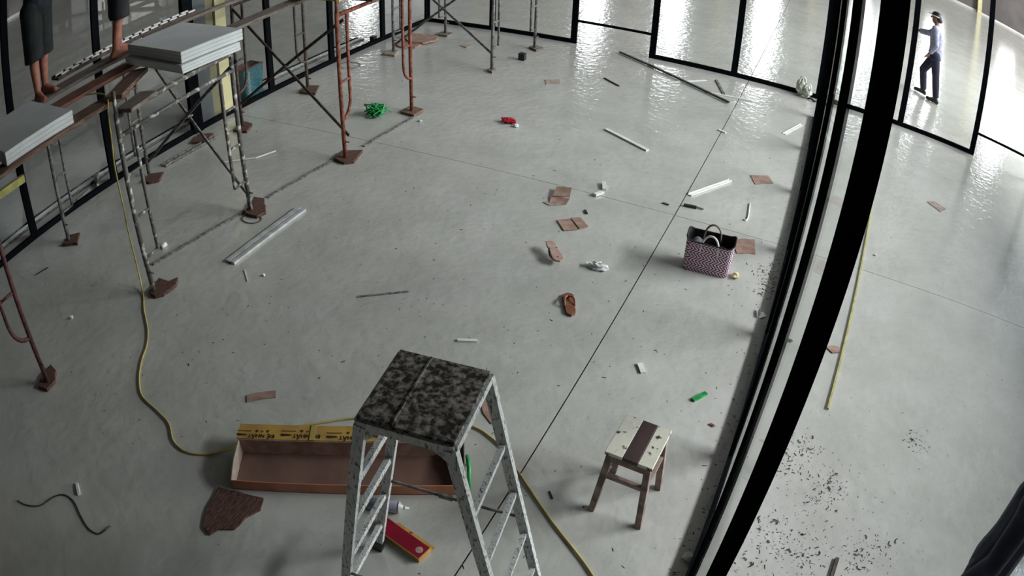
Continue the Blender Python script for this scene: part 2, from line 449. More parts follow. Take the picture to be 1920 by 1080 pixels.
def cross_brace(a0, a1, b0, b1, m, label):
    mid = (V(a0) + V(a1)) / 2
    t = thing('cross_brace', label, 'brace', (mid.x, mid.y, min(a0[2], a1[2], b0[2], b1[2])), 'scaffold cross braces')
    MB().bar(a0, a1, 0.012, 0.030).build('bar', m, t)
    MB().bar((b0[0], b0[1] + 0.016, b0[2]), (b1[0], b1[1] + 0.016, b1[2]), 0.012, 0.030).build('bar', m, t)
    MB().tube((mid.x, mid.y - 0.02, mid.z), (mid.x, mid.y + 0.04, mid.z), 0.012).build('pivot_bolt', m, t)
cross_brace((-4.2, 3.80, 0.14), (-5.62, 3.84, 1.45), (-5.78, 3.83, 0.18), (-4.15, 3.79, 1.40), GALV, 'grey cross brace below the larger foam board stack')
cross_brace((-4.03, 5.04, 0.25), (-5.66, 5.17, 1.42), (-5.66, 5.17, 0.30), (-4.03, 5.04, 1.41), BROWNST, 'brown cross brace tied to the rusty orange scaffold frame')
cross_brace((-4.03, 8.09, 0.22), (-5.62, 8.15, 1.33), (-5.62, 8.15, 0.12), (-4.03, 8.09, 1.36), GALV, 'thin grey cross brace of the far scaffold')

# wooden pads and scraps under the scaffold feet
def flat(name, pts, h, m, label, cat, group=None, z=0.001, jag=0.0):
    P = [V(p[0], p[1], z) for p in pts]
    if jag:
        Q = []
        for i, p in enumerate(P):
            n = P[(i + 1) % len(P)]; k = max(1, int((n - p).length / 0.05))
            for j in range(k):
                q = p.lerp(n, j / k); Q.append(q + V(random.uniform(-jag, jag), random.uniform(-jag, jag), 0) * (1 if j else 0.3))
        P = Q
    return single(name, MB().prism(P, h), m, label, cat, group)
PG = 'wood pads under the scaffold feet'
flat('wood_pad', [(-4.109, 2.461, 0), (-4.167, 2.629, 0), (-4.054, 2.641, 0), (-4.02, 2.715, 0), (-3.966, 2.648, 0), (-3.97, 2.506, 0), (-4.017, 2.449, 0)], 0.03, PADWOOD, 'split reddish wood pad under the white-splashed scaffold leg beside the yellow cable', 'wood pad', PG, jag=0.008)
flat('wood_pad', [(-4.206, 3.721, 0), (-4.338, 3.975, 0), (-4.227, 3.994, 0), (-4.047, 3.818, 0), (-4.071, 3.725, 0)], 0.03, PADWOOD, 'brown wood pad with a wire loop under a scaffold foot', 'wood pad', PG, jag=0.01)
flat('wood_pad', [(-4.163, 4.933, 0), (-4.192, 5.11, 0), (-4.009, 5.211, 0), (-3.937, 4.963, 0), (-4.008, 4.902, 0)], 0.03, PADWOOD, 'square brown pad under the front leg of the rusty orange scaffold', 'wood pad', PG, jag=0.004)
flat('wood_pad', [(-4.242, 6.249, 0), (-4.238, 6.452, 0), (-4.047, 6.419, 0), (-4.048, 6.221, 0)], 0.03, TIMBER, 'thin brown pad under the rear leg of the rusty orange scaffold', 'wood pad', PG, jag=0.004)
flat('wood_pad', [(-4.124, 1.17, 0), (-4.206, 1.288, 0), (-4.211, 1.391, 0), (-4.108, 1.382, 0), (-4.025, 1.315, 0), (-4.016, 1.205, 0)], 0.03, PADWOOD, 'dark brown pad under the maroon scaffold leg', 'wood pad', PG, jag=0.006)
flat('wood_pad', [(-5.636, 2.471, 0), (-5.702, 2.611, 0), (-5.604, 2.706, 0), (-5.468, 2.579, 0)], 0.03, PADWOOD, 'maroon wood pad under the scaffold leg below the small foam stack', 'wood pad', PG, jag=0.004)
flat('wood_pad', [(-5.77, 3.723, 0), (-5.823, 3.85, 0), (-5.679, 3.955, 0), (-5.583, 3.807, 0), (-5.659, 3.729, 0)], 0.03, PADWOOD, 'maroon wood pad below the grey frame near the long floor profile', 'wood pad', PG, jag=0.004)
flat('wood_pad', [(-5.953, 4.612, 0), (-6.058, 4.799, 0), (-5.876, 4.893, 0), (-5.789, 4.685, 0)], 0.03, PADWOOD, 'brown wood offcut at the foot of the widest black post', 'wood pad', PG, jag=0.004)
flat('wood_pad', [(-5.707, 5.046, 0), (-5.79, 5.287, 0), (-5.607, 5.273, 0), (-5.518, 5.085, 0)], 0.03, PADWOOD, 'dark red wood pad below the cream column', 'wood pad', PG, jag=0.008)
flat('wood_pad', [(-5.775, 6.288, 0), (-5.84, 6.51, 0), (-5.678, 6.57, 0), (-5.538, 6.318, 0)], 0.03, PADWOOD, 'wood pad under the brown scaffold leg beside the glass', 'wood pad', PG, jag=0.004)
flat('wood_pad', [(-5.698, 8.011, 0), (-5.736, 8.281, 0), (-5.591, 8.228, 0), (-5.507, 8.011, 0)], 0.03, CARDLT, 'pale pad under the far scaffold leg by the glass', 'wood pad', PG, jag=0.004)
flat('wood_pad', [(-5.578, 9.213, 0), (-5.558, 9.434, 0), (-5.363, 9.391, 0), (-5.371, 9.213, 0)], 0.03, GREYWOOD, 'wood pad under the scaffold leg nearest the room corner', 'wood pad', PG, jag=0.004)
flat('wood_pad', [(-4.05, 9.28, 0), (-4.024, 9.429, 0), (-3.853, 9.345, 0), (-3.9, 9.185, 0)], 0.03, GREYWOOD, 'grey-brown pad under the farthest leg out in the room', 'wood pad', PG, jag=0.004)
flat('wood_pad', [(-4.062, 8.004, 0), (-4.076, 8.152, 0), (-3.997, 8.119, 0), (-3.985, 7.973, 0)], 0.03, GREYWOOD, 'tiny pad under the far grey leg crossed by the thin brace', 'wood pad', PG)

# planks on top of the frames
Z0 = TOPZ + 0.022
def plank(a, b, w, h, m, label, z=Z0):
    return single('scaffold_plank', MB().bar((a[0], a[1], z + h / 2), (b[0], b[1], z + h / 2), w, h), m, label, 'plank', 'planks on the scaffold', bevel=0.002)
plank((-5.47, 1.2), (-5.50, 4.35), 0.24, 0.033, GREYWOOD, 'grey-brown plank carrying the two barelegged workers')
plank((-4.98, 1.15), (-5.0, 4.0), 0.22, 0.033, REDTIMBER, 'reddish plank running beside the workers to under the foam boards')
plank((-4.36, 1.1), (-4.40, 2.78), 0.20, 0.033, TIMBER, 'brown plank under the small foam board stack')
plank((-4.70, 3.86), (-4.86, 5.95), 0.17, 0.033, GREYWOOD, 'mottled plank bridging from the foam stack to the rusty scaffold')
plank((-5.70, 3.95), (-5.69, 5.9), 0.10, 0.033, GREYWOOD, 'narrow plank bridging to the brown scaffold by the glass')
plank((-4.30, 2.62), (-4.62, 3.12), 0.16, 0.035, TIMBER, 'short brown board lying before the larger foam stack', z=Z0 + 0.034)
plank((-4.03, 2.53), (-4.11, 2.84), 0.17, 0.030, GREYWOOD, 'short thick grey-brown block on the white-splashed frame')
plank((-5.95, 5.52), (-3.92, 5.46), 0.20, 0.033, BROWNST, 'dark plank laid across the rusty scaffold top', z=Z0 + 0.034)
single('board_offcut', MB().bar((-5.2, 5.30, Z0 + 0.085), (-4.15, 5.22, Z0 + 0.085), 0.14, 0.03), YELLOWWOOD, 'yellow-green board offcut on the rusty scaffold top', 'board')
single('timber_batten', MB().bar((-3.92, 1.54, 1.515), (-4.03, 0.35, 1.515), 0.035, 0.05), YELLOWWOOD, 'pale yellow timber batten sticking in at the left picture edge', 'batten')
# slotted steel plank
t = thing('slotted_steel_plank', 'dark slotted steel plank with white painted gleams behind the workers', 'plank', (-5.93, 3.8, Z0))
MB().box((-5.93, 3.85, Z0 + 0.012), (0.18, 1.9, 0.02)).build('web', BROWNST, t)
for sx in (-0.085, 0.0, 0.085):
    MB().box((-5.93 + sx, 3.85, Z0 + 0.030), (0.012, 1.9, 0.016)).build('rib', BROWNST, t)
for k in range(14):
    for sx in (-0.045, 0.045):
        MB().box((-5.93 + sx, 2.98 + k * 0.134 + (0.03 if sx > 0 else 0), Z0 + 0.036), (0.03, 0.10, 0.024)).build('slot_gleam', WHITE, t)  # white dashes paint in the gleam of the steel slots

# foam boards
def foam(cx, cy, z, sx, sy, h, label, rz, group):
    R = Matrix.Rotation(rz, 3, 'Z')
    return single('foam_board', MB().box((cx, cy, z + h / 2), (sx, sy, h), R), FOAM, label, 'foam board', group, bevel=0.004)
z = Z0 + 0.034
for k in range(3):
    foam(-4.53 + 0.01 * k, 3.50 - 0.012 * k, Z0 + 0.034 + k * 0.026, 0.96, 0.58, 0.025, ('lowest white foam board of the larger stack, resting on the planks', 'second lowest white foam board of the larger stack', 'third lowest white foam board of the larger stack, just under the offset')[k], -0.10, 'foam boards of the larger stack')
for k in range(3):
    foam(-4.53, 3.53, Z0 + 0.034 + 0.081 + k * 0.031, 0.96, 0.60, 0.030, ('third white foam board from the top of the larger stack', 'second white foam board from the top of the larger stack', 'topmost white foam board of the larger stack on the scaffold')[k], -0.13, 'foam boards of the larger stack')
for k in range(3):
    foam(-4.80, 1.92, Z0 + 0.034 + k * 0.034, 0.96, 0.66, 0.033, ('lowest foam board of the small stack at the left picture edge', 'middle foam board of the small stack at the left picture edge', 'topmost foam board of the small stack at the left picture edge')[k], -0.04, 'foam boards of the small stack')

# ================================================================ YELLOW CABLE and other wires
cable = [(-4.75, 2.62, 1.53), (-4.55, 2.66, 1.535), (-4.36, 2.60, 1.53), (-4.235, 2.515, 1.47), (-4.233, 2.507, 1.27), (-4.262, 2.51, 1.05), (-4.255, 2.507, 0.9), (-4.251, 2.507, 0.7), (-4.286, 2.521, 0.5), (-4.275, 2.514, 0.22), (-4.254, 2.495, 0.05)]
cable += [(-4.128, 2.407, 0.008), (-3.993, 2.299, 0.008), (-3.772, 2.15, 0.008), (-3.64, 2.022, 0.008), (-3.555, 1.895, 0.008), (-3.427, 1.753, 0.008), (-3.277, 1.65, 0.008), (-3.077, 1.619, 0.008), (-2.928, 1.584, 0.008), (-2.814, 1.505, 0.008), (-2.705, 1.48, 0.008), (-2.606, 1.506, 0.008), (-2.515, 1.573, 0.008), (-2.447, 1.677, 0.008), (-2.402, 1.795, 0.008), (-2.254, 1.971, 0.008), (-2.079, 2.134, 0.008), (-1.952, 2.241, 0.008), (-1.703, 2.38, 0.008), (-1.48, 2.483, 0.008), (-1.362, 2.502, 0.008), (-1.284, 2.501, 0.008), (-1.205, 2.478, 0.008), (-1.12, 2.44, 0.008), (-1.017, 2.362, 0.008), (-0.895, 2.268, 0.008), (-0.778, 2.178, 0.008), (-0.644, 2.078, 0.008), (-0.524, 1.998, 0.008), (-0.423, 1.927, 0.008), (-0.353, 1.871, 0.008), (-0.259, 1.793, 0.008)]
single('extension_cable', MB().path(bez(cable, 5), 0.0065, 6), YELLOWCORD, 'yellow cable hanging from the scaffold and winding across the floor', 'cable', smooth=True)
single('loose_cable', MB().path(bez([(-3.427, 0.366, 0.006), (-3.334, 0.404, 0.006), (-3.238, 0.487, 0.006), (-3.2, 0.615, 0.006), (-3.143, 0.688, 0.006), (-3.044, 0.705, 0.006), (-2.929, 0.667, 0.006), (-2.811, 0.637, 0.006), (-2.726, 0.654, 0.006), (-2.691, 0.702, 0.02), (-2.695, 0.759, 0.006)], 5), 0.005, 6), GREENCORD, 'dull green curved wire lying in the dark left corner of the floor', 'wire', smooth=True)
def ring(c, rx, ry, label, r=0.004, rot=0.0):
    c = V(c[0], c[1], r + 0.002); pts = []
    for k in range(20):
        a = 2 * math.pi * k / 20; p = V(rx * math.cos(a), ry * math.sin(a), 0); pts.append(c + Matrix.Rotation(rot, 3, 'Z') @ p)
    return single('wire_loop', MB().path(pts, r, 6, closed=True), BROWNST, label, 'wire', smooth=True)
ring((-4.11, 3.697, 0), 0.10, 0.07, 'brown wire loop against the wood pad of the grey scaffold')
ring((-5.866, 7.441, 0), 0.16, 0.13, 'large wire loop on the floor beside the rusty scaffold legs')

# long thin profiles lying on the floor
def strip(name, a, b, w, h, m, label, cat, group=None, z=0.001, lip=True):
    A = V(a[0], a[1], z); B = V(b[0], b[1], z)
    mb = MB().bar(A + V(0, 0, h * 0.15), B + V(0, 0, h * 0.15), w, h * 0.3)
    if lip:
        s = (B - A).normalized().cross(V(0, 0, 1)) * (w / 2 - w * 0.06)
        for q in (s, -s): mb.bar(A + q + V(0, 0, h / 2), B + q + V(0, 0, h / 2), w * 0.12, h)
    else:
        mb = MB().bar(A + V(0, 0, h / 2), B + V(0, 0, h / 2), w, h)
    return single(name, mb, m, label, cat, group)
strip('steel_channel', (-4.042, 6.367, 0), (-4.087, 5.329, 0), 0.028, 0.015, GALV, 'thin steel channel on the floor between the rusty scaffold legs', 'channel')
strip('steel_channel', (-4.161, 4.921, 0), (-4.241, 4.053, 0), 0.028, 0.015, GALV, 'thin steel channel on the floor between rusty and grey scaffolds', 'channel')
strip('steel_channel', (-4.258, 3.768, 0), (-4.41, 2.754, 0), 0.026, 0.015, GALV, 'thin steel channel on the floor under the white-splashed frame', 'channel')
strip('steel_channel', (-5.829, 4.078, 0), (-5.801, 4.858, 0), 0.07, 0.03, GALV, 'short wide channel lying along the left glass wall', 'channel')
for dx, wd, nm, mm in ((-6.60, 0.03, 'dark inner floor track strip outside the left glass wall', BLACK), (-6.54, 0.045, 'pale middle floor track strip outside the left glass wall', ALU), (-6.475, 0.02, 'thin floor track strip nearest the left glass, hall side', GALV)):
    strip('track_strip', (dx, 0.8), (dx, 8.6), wd, 0.02, mm, nm, 'track')
t = thing('wall_stud_profile', 'bright aluminium double stud profile lying below the grey scaffold', 'profile', (-3.793, 3.545, 0))
a, b = V(*(-3.79, 3.098, 0)), V(*(-3.808, 4.027, 0)); s = (b - a).normalized().cross(V(0, 0, 1))
for q in (-0.028, 0.028):
    MB().bar(a + s * q + V(0, 0, 0.012), b + s * q + V(0, 0, 0.012), 0.04, 0.022).build('channel', ALU, t)
MB().bar(a + V(0, 0, 0.006), b + V(0, 0, 0.006), 0.02, 0.008).build('seam', GALV, t)

# ================================================================ WORK PLATFORM (splayed step platform in the foreground)
PZ = 1.40
TL, TR, BR, BL = V(*(-1.084, 1.541, 1.4)), V(*(-0.771, 1.595, 1.4)), V(*(-0.737, 1.247, 1.4)), V(*(-1.058, 1.207, 1.4))
cen = (TL + TR + BR + BL) / 4
u = ((TR - TL) + (BR - BL)).normalized(); vv = V(0, 0, 1).cross(u)
hw, hd = 0.163, 0.172
TL, TR, BR, BL = cen - u * hw + vv * hd, cen + u * hw + vv * hd, cen + u * hw - vv * hd, cen - u * hw - vv * hd
PLATE = mat('paint_spattered_black_plate', (52, 49, 46), (176, 168, 158), rough=0.8, scale=46, lo=0.43, hi=0.64, detail=12, bump=0.4)
LADDER = mat('flaking_white_ladder_paint', (214, 216, 214), (96, 98, 98), rough=0.6, scale=80, lo=0.53, hi=0.66, detail=6, bump=0.25, stretch=(1.6, 1.6, 0.5))
t = thing('step_platform', 'paint-spattered metal step platform with splayed ladder legs in the foreground', 'step ladder', (cen.x, cen.y, 0))
R = Matrix((u, vv, V(0, 0, 1))).transposed()
MB().box(cen - V(0, 0, 0.006), (2 * hw, 2 * hd, 0.012), R).build('platform', PLATE, t, bevel=0.002)
MB().box(cen + R @ V(-0.045, 0, 0.002), (0.006, 2 * hd - 0.01, 0.006), R).build('weld_seam', PLATE, t)
for a, b in ((TL, TR), (TR, BR), (BR, BL), (BL, TL)):
    MB().bar(a - V(0, 0, 0.028), b - V(0, 0, 0.028), 0.018, 0.032).build('rim', LADDER, t)
SPL = 0.245
feet = {}
for nm, c, s, sv in (('bl', TL, -1, 1), ('fl', BL, -1, -1), ('br', TR, 1, 1), ('fr', BR, 1, -1)):
    top = c - V(0, 0, 0.03) - u * s * 0.012; bot = V(c.x, c.y, 0.03) + u * s * SPL + vv * sv * 0.035
    feet[nm] = (top, bot)
    lg = MB().bar(top, bot, 0.040, 0.026, up=vv).build('leg', LADDER, t)
    MB().bar(bot + (top - bot).normalized() * 0.05, bot - (top - bot).normalized() * 0.028, 0.048, 0.034, up=vv).build('rubber_foot', DARKPLASTIC, lg, origin=(cen.x, cen.y, 0))
for A, B in (('bl', 'fl'), ('br', 'fr')):
    for z in (1.05, 0.785, 0.52, 0.26):
        f = (PZ - 0.03 - z) / (PZ - 0.06)
        p = feet[A][0].lerp(feet[A][1], f); q = feet[B][0].lerp(feet[B][1], f)
        MB().bar(p, q, 0.022, 0.030).build('rung', LADDER, t)
for A, B, z in (('bl', 'br', 0.62), ('fl', 'fr', 0.42)):
    f = (PZ - 0.03 - z) / (PZ - 0.06)
    p = feet[A][0].lerp(feet[A][1], f); q = feet[B][0].lerp(feet[B][1], f)
    b = MB().tube(p, q, 0.007, 8).build('tie_rod', GALV, t)
    mid = p.lerp(q, 0.45)
    MB().bar(mid - (q - p).normalized() * 0.03, mid + (q - p).normalized() * 0.03, 0.012, 0.026).build('hinge', GALV, b, origin=(cen.x, cen.y, 0))
for c, s in ((BR, -1), (BL, 1), (TR, -1), (TL, 1)):
    k = c - V(0, 0, 0.045)
    MB().prism([k, k + u * s * 0.085, k - V(0, 0, 0.085) - u * s * 0.012], 0.006, vv).build('gusset', LADDER, t)

# ================================================================ CARDBOARD TRAY with printed flap
fl0, fr0 = V(*(-2.24, 1.444, 0)), V(*(-1.138, 2.056, 0))
u = (fr0 - fl0).normalized(); v = V(0, 0, 1).cross(u); L = (fr0 - fl0).length; D = 0.275; Hh = 0.112
up = V(0, 0, 1)
KRAFT = mat('kraft_inside', (122, 92, 80), (108, 80, 70), rough=0.85, scale=5)
KRAFTO = mat('kraft_outside', (188, 128, 98), (168, 112, 86), rough=0.8, scale=6)
PRINT = mat('yellow_printed_kraft', (192, 154, 72), (172, 136, 68), rough=0.75, scale=7)
INK = mat('dark_brown_print', (58, 26, 22), (48, 22, 20), rough=0.8)
INKY = mat('ochre_print', (110, 84, 26), (96, 74, 24), rough=0.8)
t = thing('cardboard_tray', 'long open cardboard tray with a yellow printed flap behind the step platform', 'cardboard box', tuple(fl0))
R = Matrix((u, v, up)).transposed()
def bx(c, s, Rm=R): return MB().box(fl0 + R @ V(*c), s, Rm)
T = 0.005
bx((L / 2, D / 2, T / 2 + 0.001), (L, D, T)).build('bottom', KRAFT, t)
bx((L / 2, T / 2, Hh * 0.34), (L, T, Hh * 0.66)).build('front_wall', KRAFTO, t)
bx((L / 2, D - T / 2, Hh / 2), (L, T, Hh)).build('back_wall', CARD, t)
for x, mm in ((T / 2, CARDLT), (L - T / 2, CARDLT)):
    ew = MB().prism([fl0 + R @ V(x - T / 2, 0, 0.001), fl0 + R @ V(x - T / 2, D, 0.001), fl0 + R @ V(x - T / 2, D, Hh), fl0 + R @ V(x - T / 2, D * 0.42, Hh), fl0 + R @ V(x - T / 2, 0, Hh * 0.67)], T, u).build('end_wall', mm, t)
fp = MB().box(fl0 + R @ V(L / 2 - 0.005, D + 0.056, Hh + 0.004), (L + 0.01, 0.112, T), R).build('flap', PRINT, t)
MB().box(fl0 + R @ V(0.43, D + 0.056, Hh + 0.009), (0.03, 0.112, 0.003), R).build('tape', YELLOWCORD, fp, origin=tuple(fl0))
def lettering(txt, x, y, size, m, shear=0.0):
    cu = bpy.data.curves.new('lettering', 'FONT'); cu.body = txt; cu.size = size; cu.align_x = 'CENTER'; cu.align_y = 'CENTER'; cu.extrude = 0.0006
    cu.offset = size * 0.018
    cu.materials.append(m)
    tmp = bpy.data.objects.new('lettering_curve', cu); COL.objects.link(tmp)
    dg = bpy.context.evaluated_depsgraph_get(); me = bpy.data.meshes.new_from_object(tmp.evaluated_get(dg))
    bpy.data.objects.remove(tmp); bpy.data.curves.remove(cu)
    me.materials.clear(); me.materials.append(m)
    o = bpy.data.objects.new('lettering', me); COL.objects.link(o); o.parent = fp
    M4 = Matrix((-u, -v, up)).transposed().to_4x4()
    M4.translation = R @ V(x, y, Hh + 0.0075)
    o.matrix_local = M4
for k in range(5):
    x = 0.135 + k * 0.262; sh = 0.008 * (k % 2)
    lettering('ĐỆ NHẤT', x, D + 0.024 + sh, 0.036, INK)
    for gx in (-0.032, 0.0, 0.032):      # small square glyphs above the word
        g0 = fl0 + R @ V(x + gx, D + 0.058 + sh, Hh + 0.0075)
        gm = MB().bar(g0 - u * 0.009, g0 + u * 0.009, 0.004, 0.0012).bar(g0 - v * 0.009, g0 + v * 0.009, 0.004, 0.0013)
        if gx: gm.bar(g0 - u * 0.008 + v * 0.007, g0 + u * 0.008 + v * 0.007, 0.003, 0.0012)
        gm.build('glyph', INK if gx else INKY, fp, origin=tuple(fl0))
    e0 = fl0 + R @ V(x - 0.118, D + 0.028 + sh, Hh + 0.0075)
    MB().prism([e0 + R @ V(-0.034, 0.0, 0), e0 + R @ V(-0.02, -0.010, 0), e0 + R @ V(0.036, -0.002, 0), e0 + R @ V(0.02, 0.006, 0), e0 + R @ V(-0.028, 0.010, 0)], 0.0008).build('emblem', INK, fp, origin=tuple(fl0))
    e1 = e0 + R @ V(0.012, 0.030, 0)
    MB().bar(e1 - u * 0.045, e1 + u * 0.04, 0.006, 0.0012).build('print_line', INKY, fp, origin=tuple(fl0))
single('plastic_strap', MB().path(bez([tuple(fl0 + R @ V(L + 0.02, 0.21, 0.004)), tuple(fl0 + R @ V(L + 0.012, 0.19, 0.09)), tuple(fl0 + R @ V(L + 0.02, 0.10, 0.10)), tuple(fl0 + R @ V(L + 0.018, 0.01, 0.03)), tuple(fl0 + R @ V(L + 0.02, -0.02, 0.004))], 5), 0.012, 6), GREENPL, 'green plastic strap standing at the right end of the cardboard tray', 'strap', smooth=True)

# spray can lying on the floor
a, b = V(*(-1.536, 1.74, 0.033)), V(*(-1.387, 1.797, 0.033)); dd = (b - a).normalized(); Lc = 0.185
t = thing('spray_can', 'lavender grey spray can lying beneath the step platform', 'spray can', (a.x, a.y, 0))
CANM = mat('lavender_can_print', (168, 166, 188), (150, 148, 172), rough=0.35, scale=8)
MB().lathe(a, a + dd * Lc * 0.86, [(0, 0.028), (0.02, 0.032), (0.98, 0.032), (1, 0.031)], 20).build('can_body', CANM, t, True)
MB().lathe(a + dd * Lc * 0.86, a + dd * Lc, [(0, 0.033), (0.25, 0.033), (0.35, 0.026), (0.8, 0.017), (1, 0.012)], 20).build('shoulder', ALU, t, True)
MB().lathe(a + dd * Lc, a + dd * (Lc + 0.03), [(0, 0.008), (0.5, 0.009), (0.55, 0.006), (1, 0.006)], 12).build('nozzle', WHITE, t, True)
# small red and yellow carton
q0, q1, q2 = V(*(-1.429, 1.625, 0.035)), V(*(-1.133, 1.566, 0.035)), V(*(-1.125, 1.662, 0.035))
u = (q1 - q0).normalized(); v = V(0, 0, 1).cross(u); Lr = (q1 - q0).length; Wr = (q2 - q1).length * 0.97
R = Matrix((u, v, up)).transposed(); o = V(q0.x, q0.y, 0)
t = thing('small_carton', 'small red carton with yellow sides beneath the step platform', 'carton', (o.x, o.y, 0))
REDINK = mat('crimson_print', (150, 16, 44), (128, 12, 38), rough=0.45, scale=8)
YCARD = mat('ochre_card', (200, 158, 82), (180, 138, 70), rough=0.6, scale=10)
MB().box(o + R @ V(Lr / 2, Wr / 2, 0.018), (Lr, Wr, 0.034), R).build('carton_body', YCARD, t, bevel=0.001)
tp = MB().box(o + R @ V(Lr / 2, Wr / 2, 0.0355), (Lr - 0.010, Wr - 0.010, 0.001), R).build('red_panel', REDINK, t)
MB().lathe(o + R @ V(Lr - 0.035, Wr / 2 - 0.002, 0.036), o + R @ V(Lr - 0.035, Wr / 2 - 0.002, 0.037), [(0, 0.019), (1, 0.019)], 22).build('round_emblem', CARDLT, tp, origin=tuple((o.x, o.y, 0)))
MB().lathe(o + R @ V(Lr - 0.035, Wr / 2 - 0.002, 0.037), o + R @ V(Lr - 0.035, Wr / 2 - 0.002, 0.0375), [(0, 0.013), (1, 0.013)], 16).build('emblem_core', CARD, tp, origin=tuple((o.x, o.y, 0)))
MB().box(o + R @ V(Lr * 0.6, Wr + 0.014, 0.004), (Lr * 0.8, 0.024, 0.003), R).build('open_flap', YCARD, t)
MB().box(o + R @ V(Lr * 0.5, Wr + 0.014, 0.006), (0.016, 0.016, 0.001), R).build('flap_print', REDINK, t)

# ================================================================ WOODEN STOOL
SZ = 0.455
c4 = [V(*(-0.484, 2.552, 0.455)), V(*(-0.243, 2.54, 0.455)), V(*(-0.265, 2.256, 0.455)), V(*(-0.514, 2.269, 0.455))]
cen = sum(c4, V(0, 0, 0)) / 4
u = ((c4[1] - c4[0]) + (c4[2] - c4[3])).normalized(); v = V(0, 0, 1).cross(u)
sw = ((c4[1] - c4[0]).length + (c4[2] - c4[3]).length) / 2; sd = ((c4[0] - c4[3]).length + (c4[1] - c4[2]).length) / 2
R = Matrix((u, v, up)).transposed()
SEATW = mat('flaking_cream_seat_paint', (226, 222, 206), (70, 58, 54), rough=0.7, scale=22, lo=0.60, hi=0.66, detail=6, bump=0.3)
SEATD = mat('bare_dark_seat_wood', (76, 54, 52), (58, 42, 42), rough=0.6, scale=12, stretch=(1, 0.2, 1))
LEGW = mat('worn_stool_wood', (164, 144, 134), (118, 98, 92), rough=0.75, scale=14, bump=0.2)
t = thing('wooden_stool', 'small worn wooden stool with flaking cream seat and a dark stripe', 'stool', (cen.x, cen.y, 0))
g = [(-0.5, -0.13, SEATW), (-0.13, 0.19, SEATD), (0.19, 0.5, SEATW)]
for x0, x1, mm in g:
    MB().box(cen + R @ V((x0 + x1) / 2 * sw, 0, -0.010), ((x1 - x0) * sw - 0.0015, sd, 0.02), R).build('seat_board', mm, t, bevel=0.002)
tops = []; bots = []
for sx, sy in ((-1, 1), (1, 1), (1, -1), (-1, -1)):
    tp = cen + R @ V(sx * (sw / 2 - 0.026), sy * (sd / 2 - 0.026), -0.02); bt = V(cen.x, cen.y, 0.001) + R @ V(sx * (sw / 2 + 0.008), sy * (sd / 2 + 0.004), 0)
    tops.append(tp); bots.append(bt)
    MB().bar(tp, bt, 0.034, 0.034, up=v).build('leg', LEGW, t, bevel=0.002)
for i in range(4):
    j = (i + 1) % 4
    for f, hh, nm in ((0.07, 0.045, 'apron'), (0.36, 0.028, 'stretcher')):
        MB().bar(tops[i].lerp(bots[i], f), tops[j].lerp(bots[j], f), 0.020, hh).build(nm, LEGW, t)

# ================================================================ WOVEN BAG
def weave_material():
    m = bpy.data.materials.new('pink_purple_weave'); m.use_nodes = True
    nt = m.node_tree; N = nt.nodes; Lk = nt.links; b = N['Principled BSDF']; b.inputs['Roughness'].default_value = 0.45
    tc = N.new('ShaderNodeTexCoord'); sp = N.new('ShaderNodeSeparateXYZ'); Lk.new(tc.outputs['Object'], sp.inputs[0])
    def math_(op, a, c, d=None):
        n = N.new('ShaderNodeMath'); n.operation = op
        for i, q in enumerate((a, c, d)):
            if q is None: continue
            if isinstance(q, (int, float)): n.inputs[i].default_value = q
            else: Lk.new(q, n.inputs[i])
        return n.outputs[0]
    s = math_('ADD', sp.outputs[0], sp.outputs[1])
    zig = math_('MULTIPLY', math_('PINGPONG', sp.outputs[2], 0.034), 1.1)
    d1 = math_('SINE', math_('MULTIPLY', math_('ADD', s, zig), 230), 0)
    d2 = math_('SINE', math_('MULTIPLY', sp.outputs[2], 330), 0)
    chk = math_('GREATER_THAN', math_('ADD', d1, math_('MULTIPLY', d2, 0.45)), -0.05)
    band = math_('GREATER_THAN', math_('SINE', math_('MULTIPLY', sp.outputs[2], 52), 0), -0.1)
    a1 = N.new('ShaderNodeMix'); a1.data_type = 'RGBA'; Lk.new(band, a1.inputs[0])
    a1.inputs[6].default_value = lin((104, 26, 84)) + (1,); a1.inputs[7].default_value = lin((92, 40, 76)) + (1,)
    a2 = N.new('ShaderNodeMix'); a2.data_type = 'RGBA'; Lk.new(chk, a2.inputs[0])
    Lk.new(a1.outputs[2], a2.inputs[6]); a2.inputs[7].default_value = lin((246, 222, 232)) + (1,)
    Lk.new(a2.outputs[2], b.inputs['Base Color'])
    bp = N.new('ShaderNodeBump'); bp.inputs['Strength'].default_value = 0.5; bp.inputs['Distance'].default_value = 0.004
    Lk.new(math_('MULTIPLY', d1, d2), bp.inputs['Height']); Lk.new(bp.outputs['Normal'], b.inputs['Normal'])
    return m
WEAVE = weave_material()
LINER = mat('dark_bag_lining', (44, 40, 40), (30, 28, 28), rough=0.7)
GREYCL = mat('grey_folded_cloth', (120, 118, 124), (92, 90, 96), rough=0.8, scale=18)
f0, f1 = V(*(-0.68, 4.681, 0)), V(*(-0.329, 4.709, 0)); u = (f1 - f0).normalized(); v = up.cross(u); bw = (f1 - f0).length
cen = f0 + u * bw / 2 + v * 0.085
R = Matrix((u, v, up)).transposed()
t = thing('woven_tote_bag', 'pink and purple woven plastic tote bag with two cream handles', 'bag', (cen.x, cen.y, 0))
t.rotation_euler = (0, 0, math.atan2(u.y, u.x))
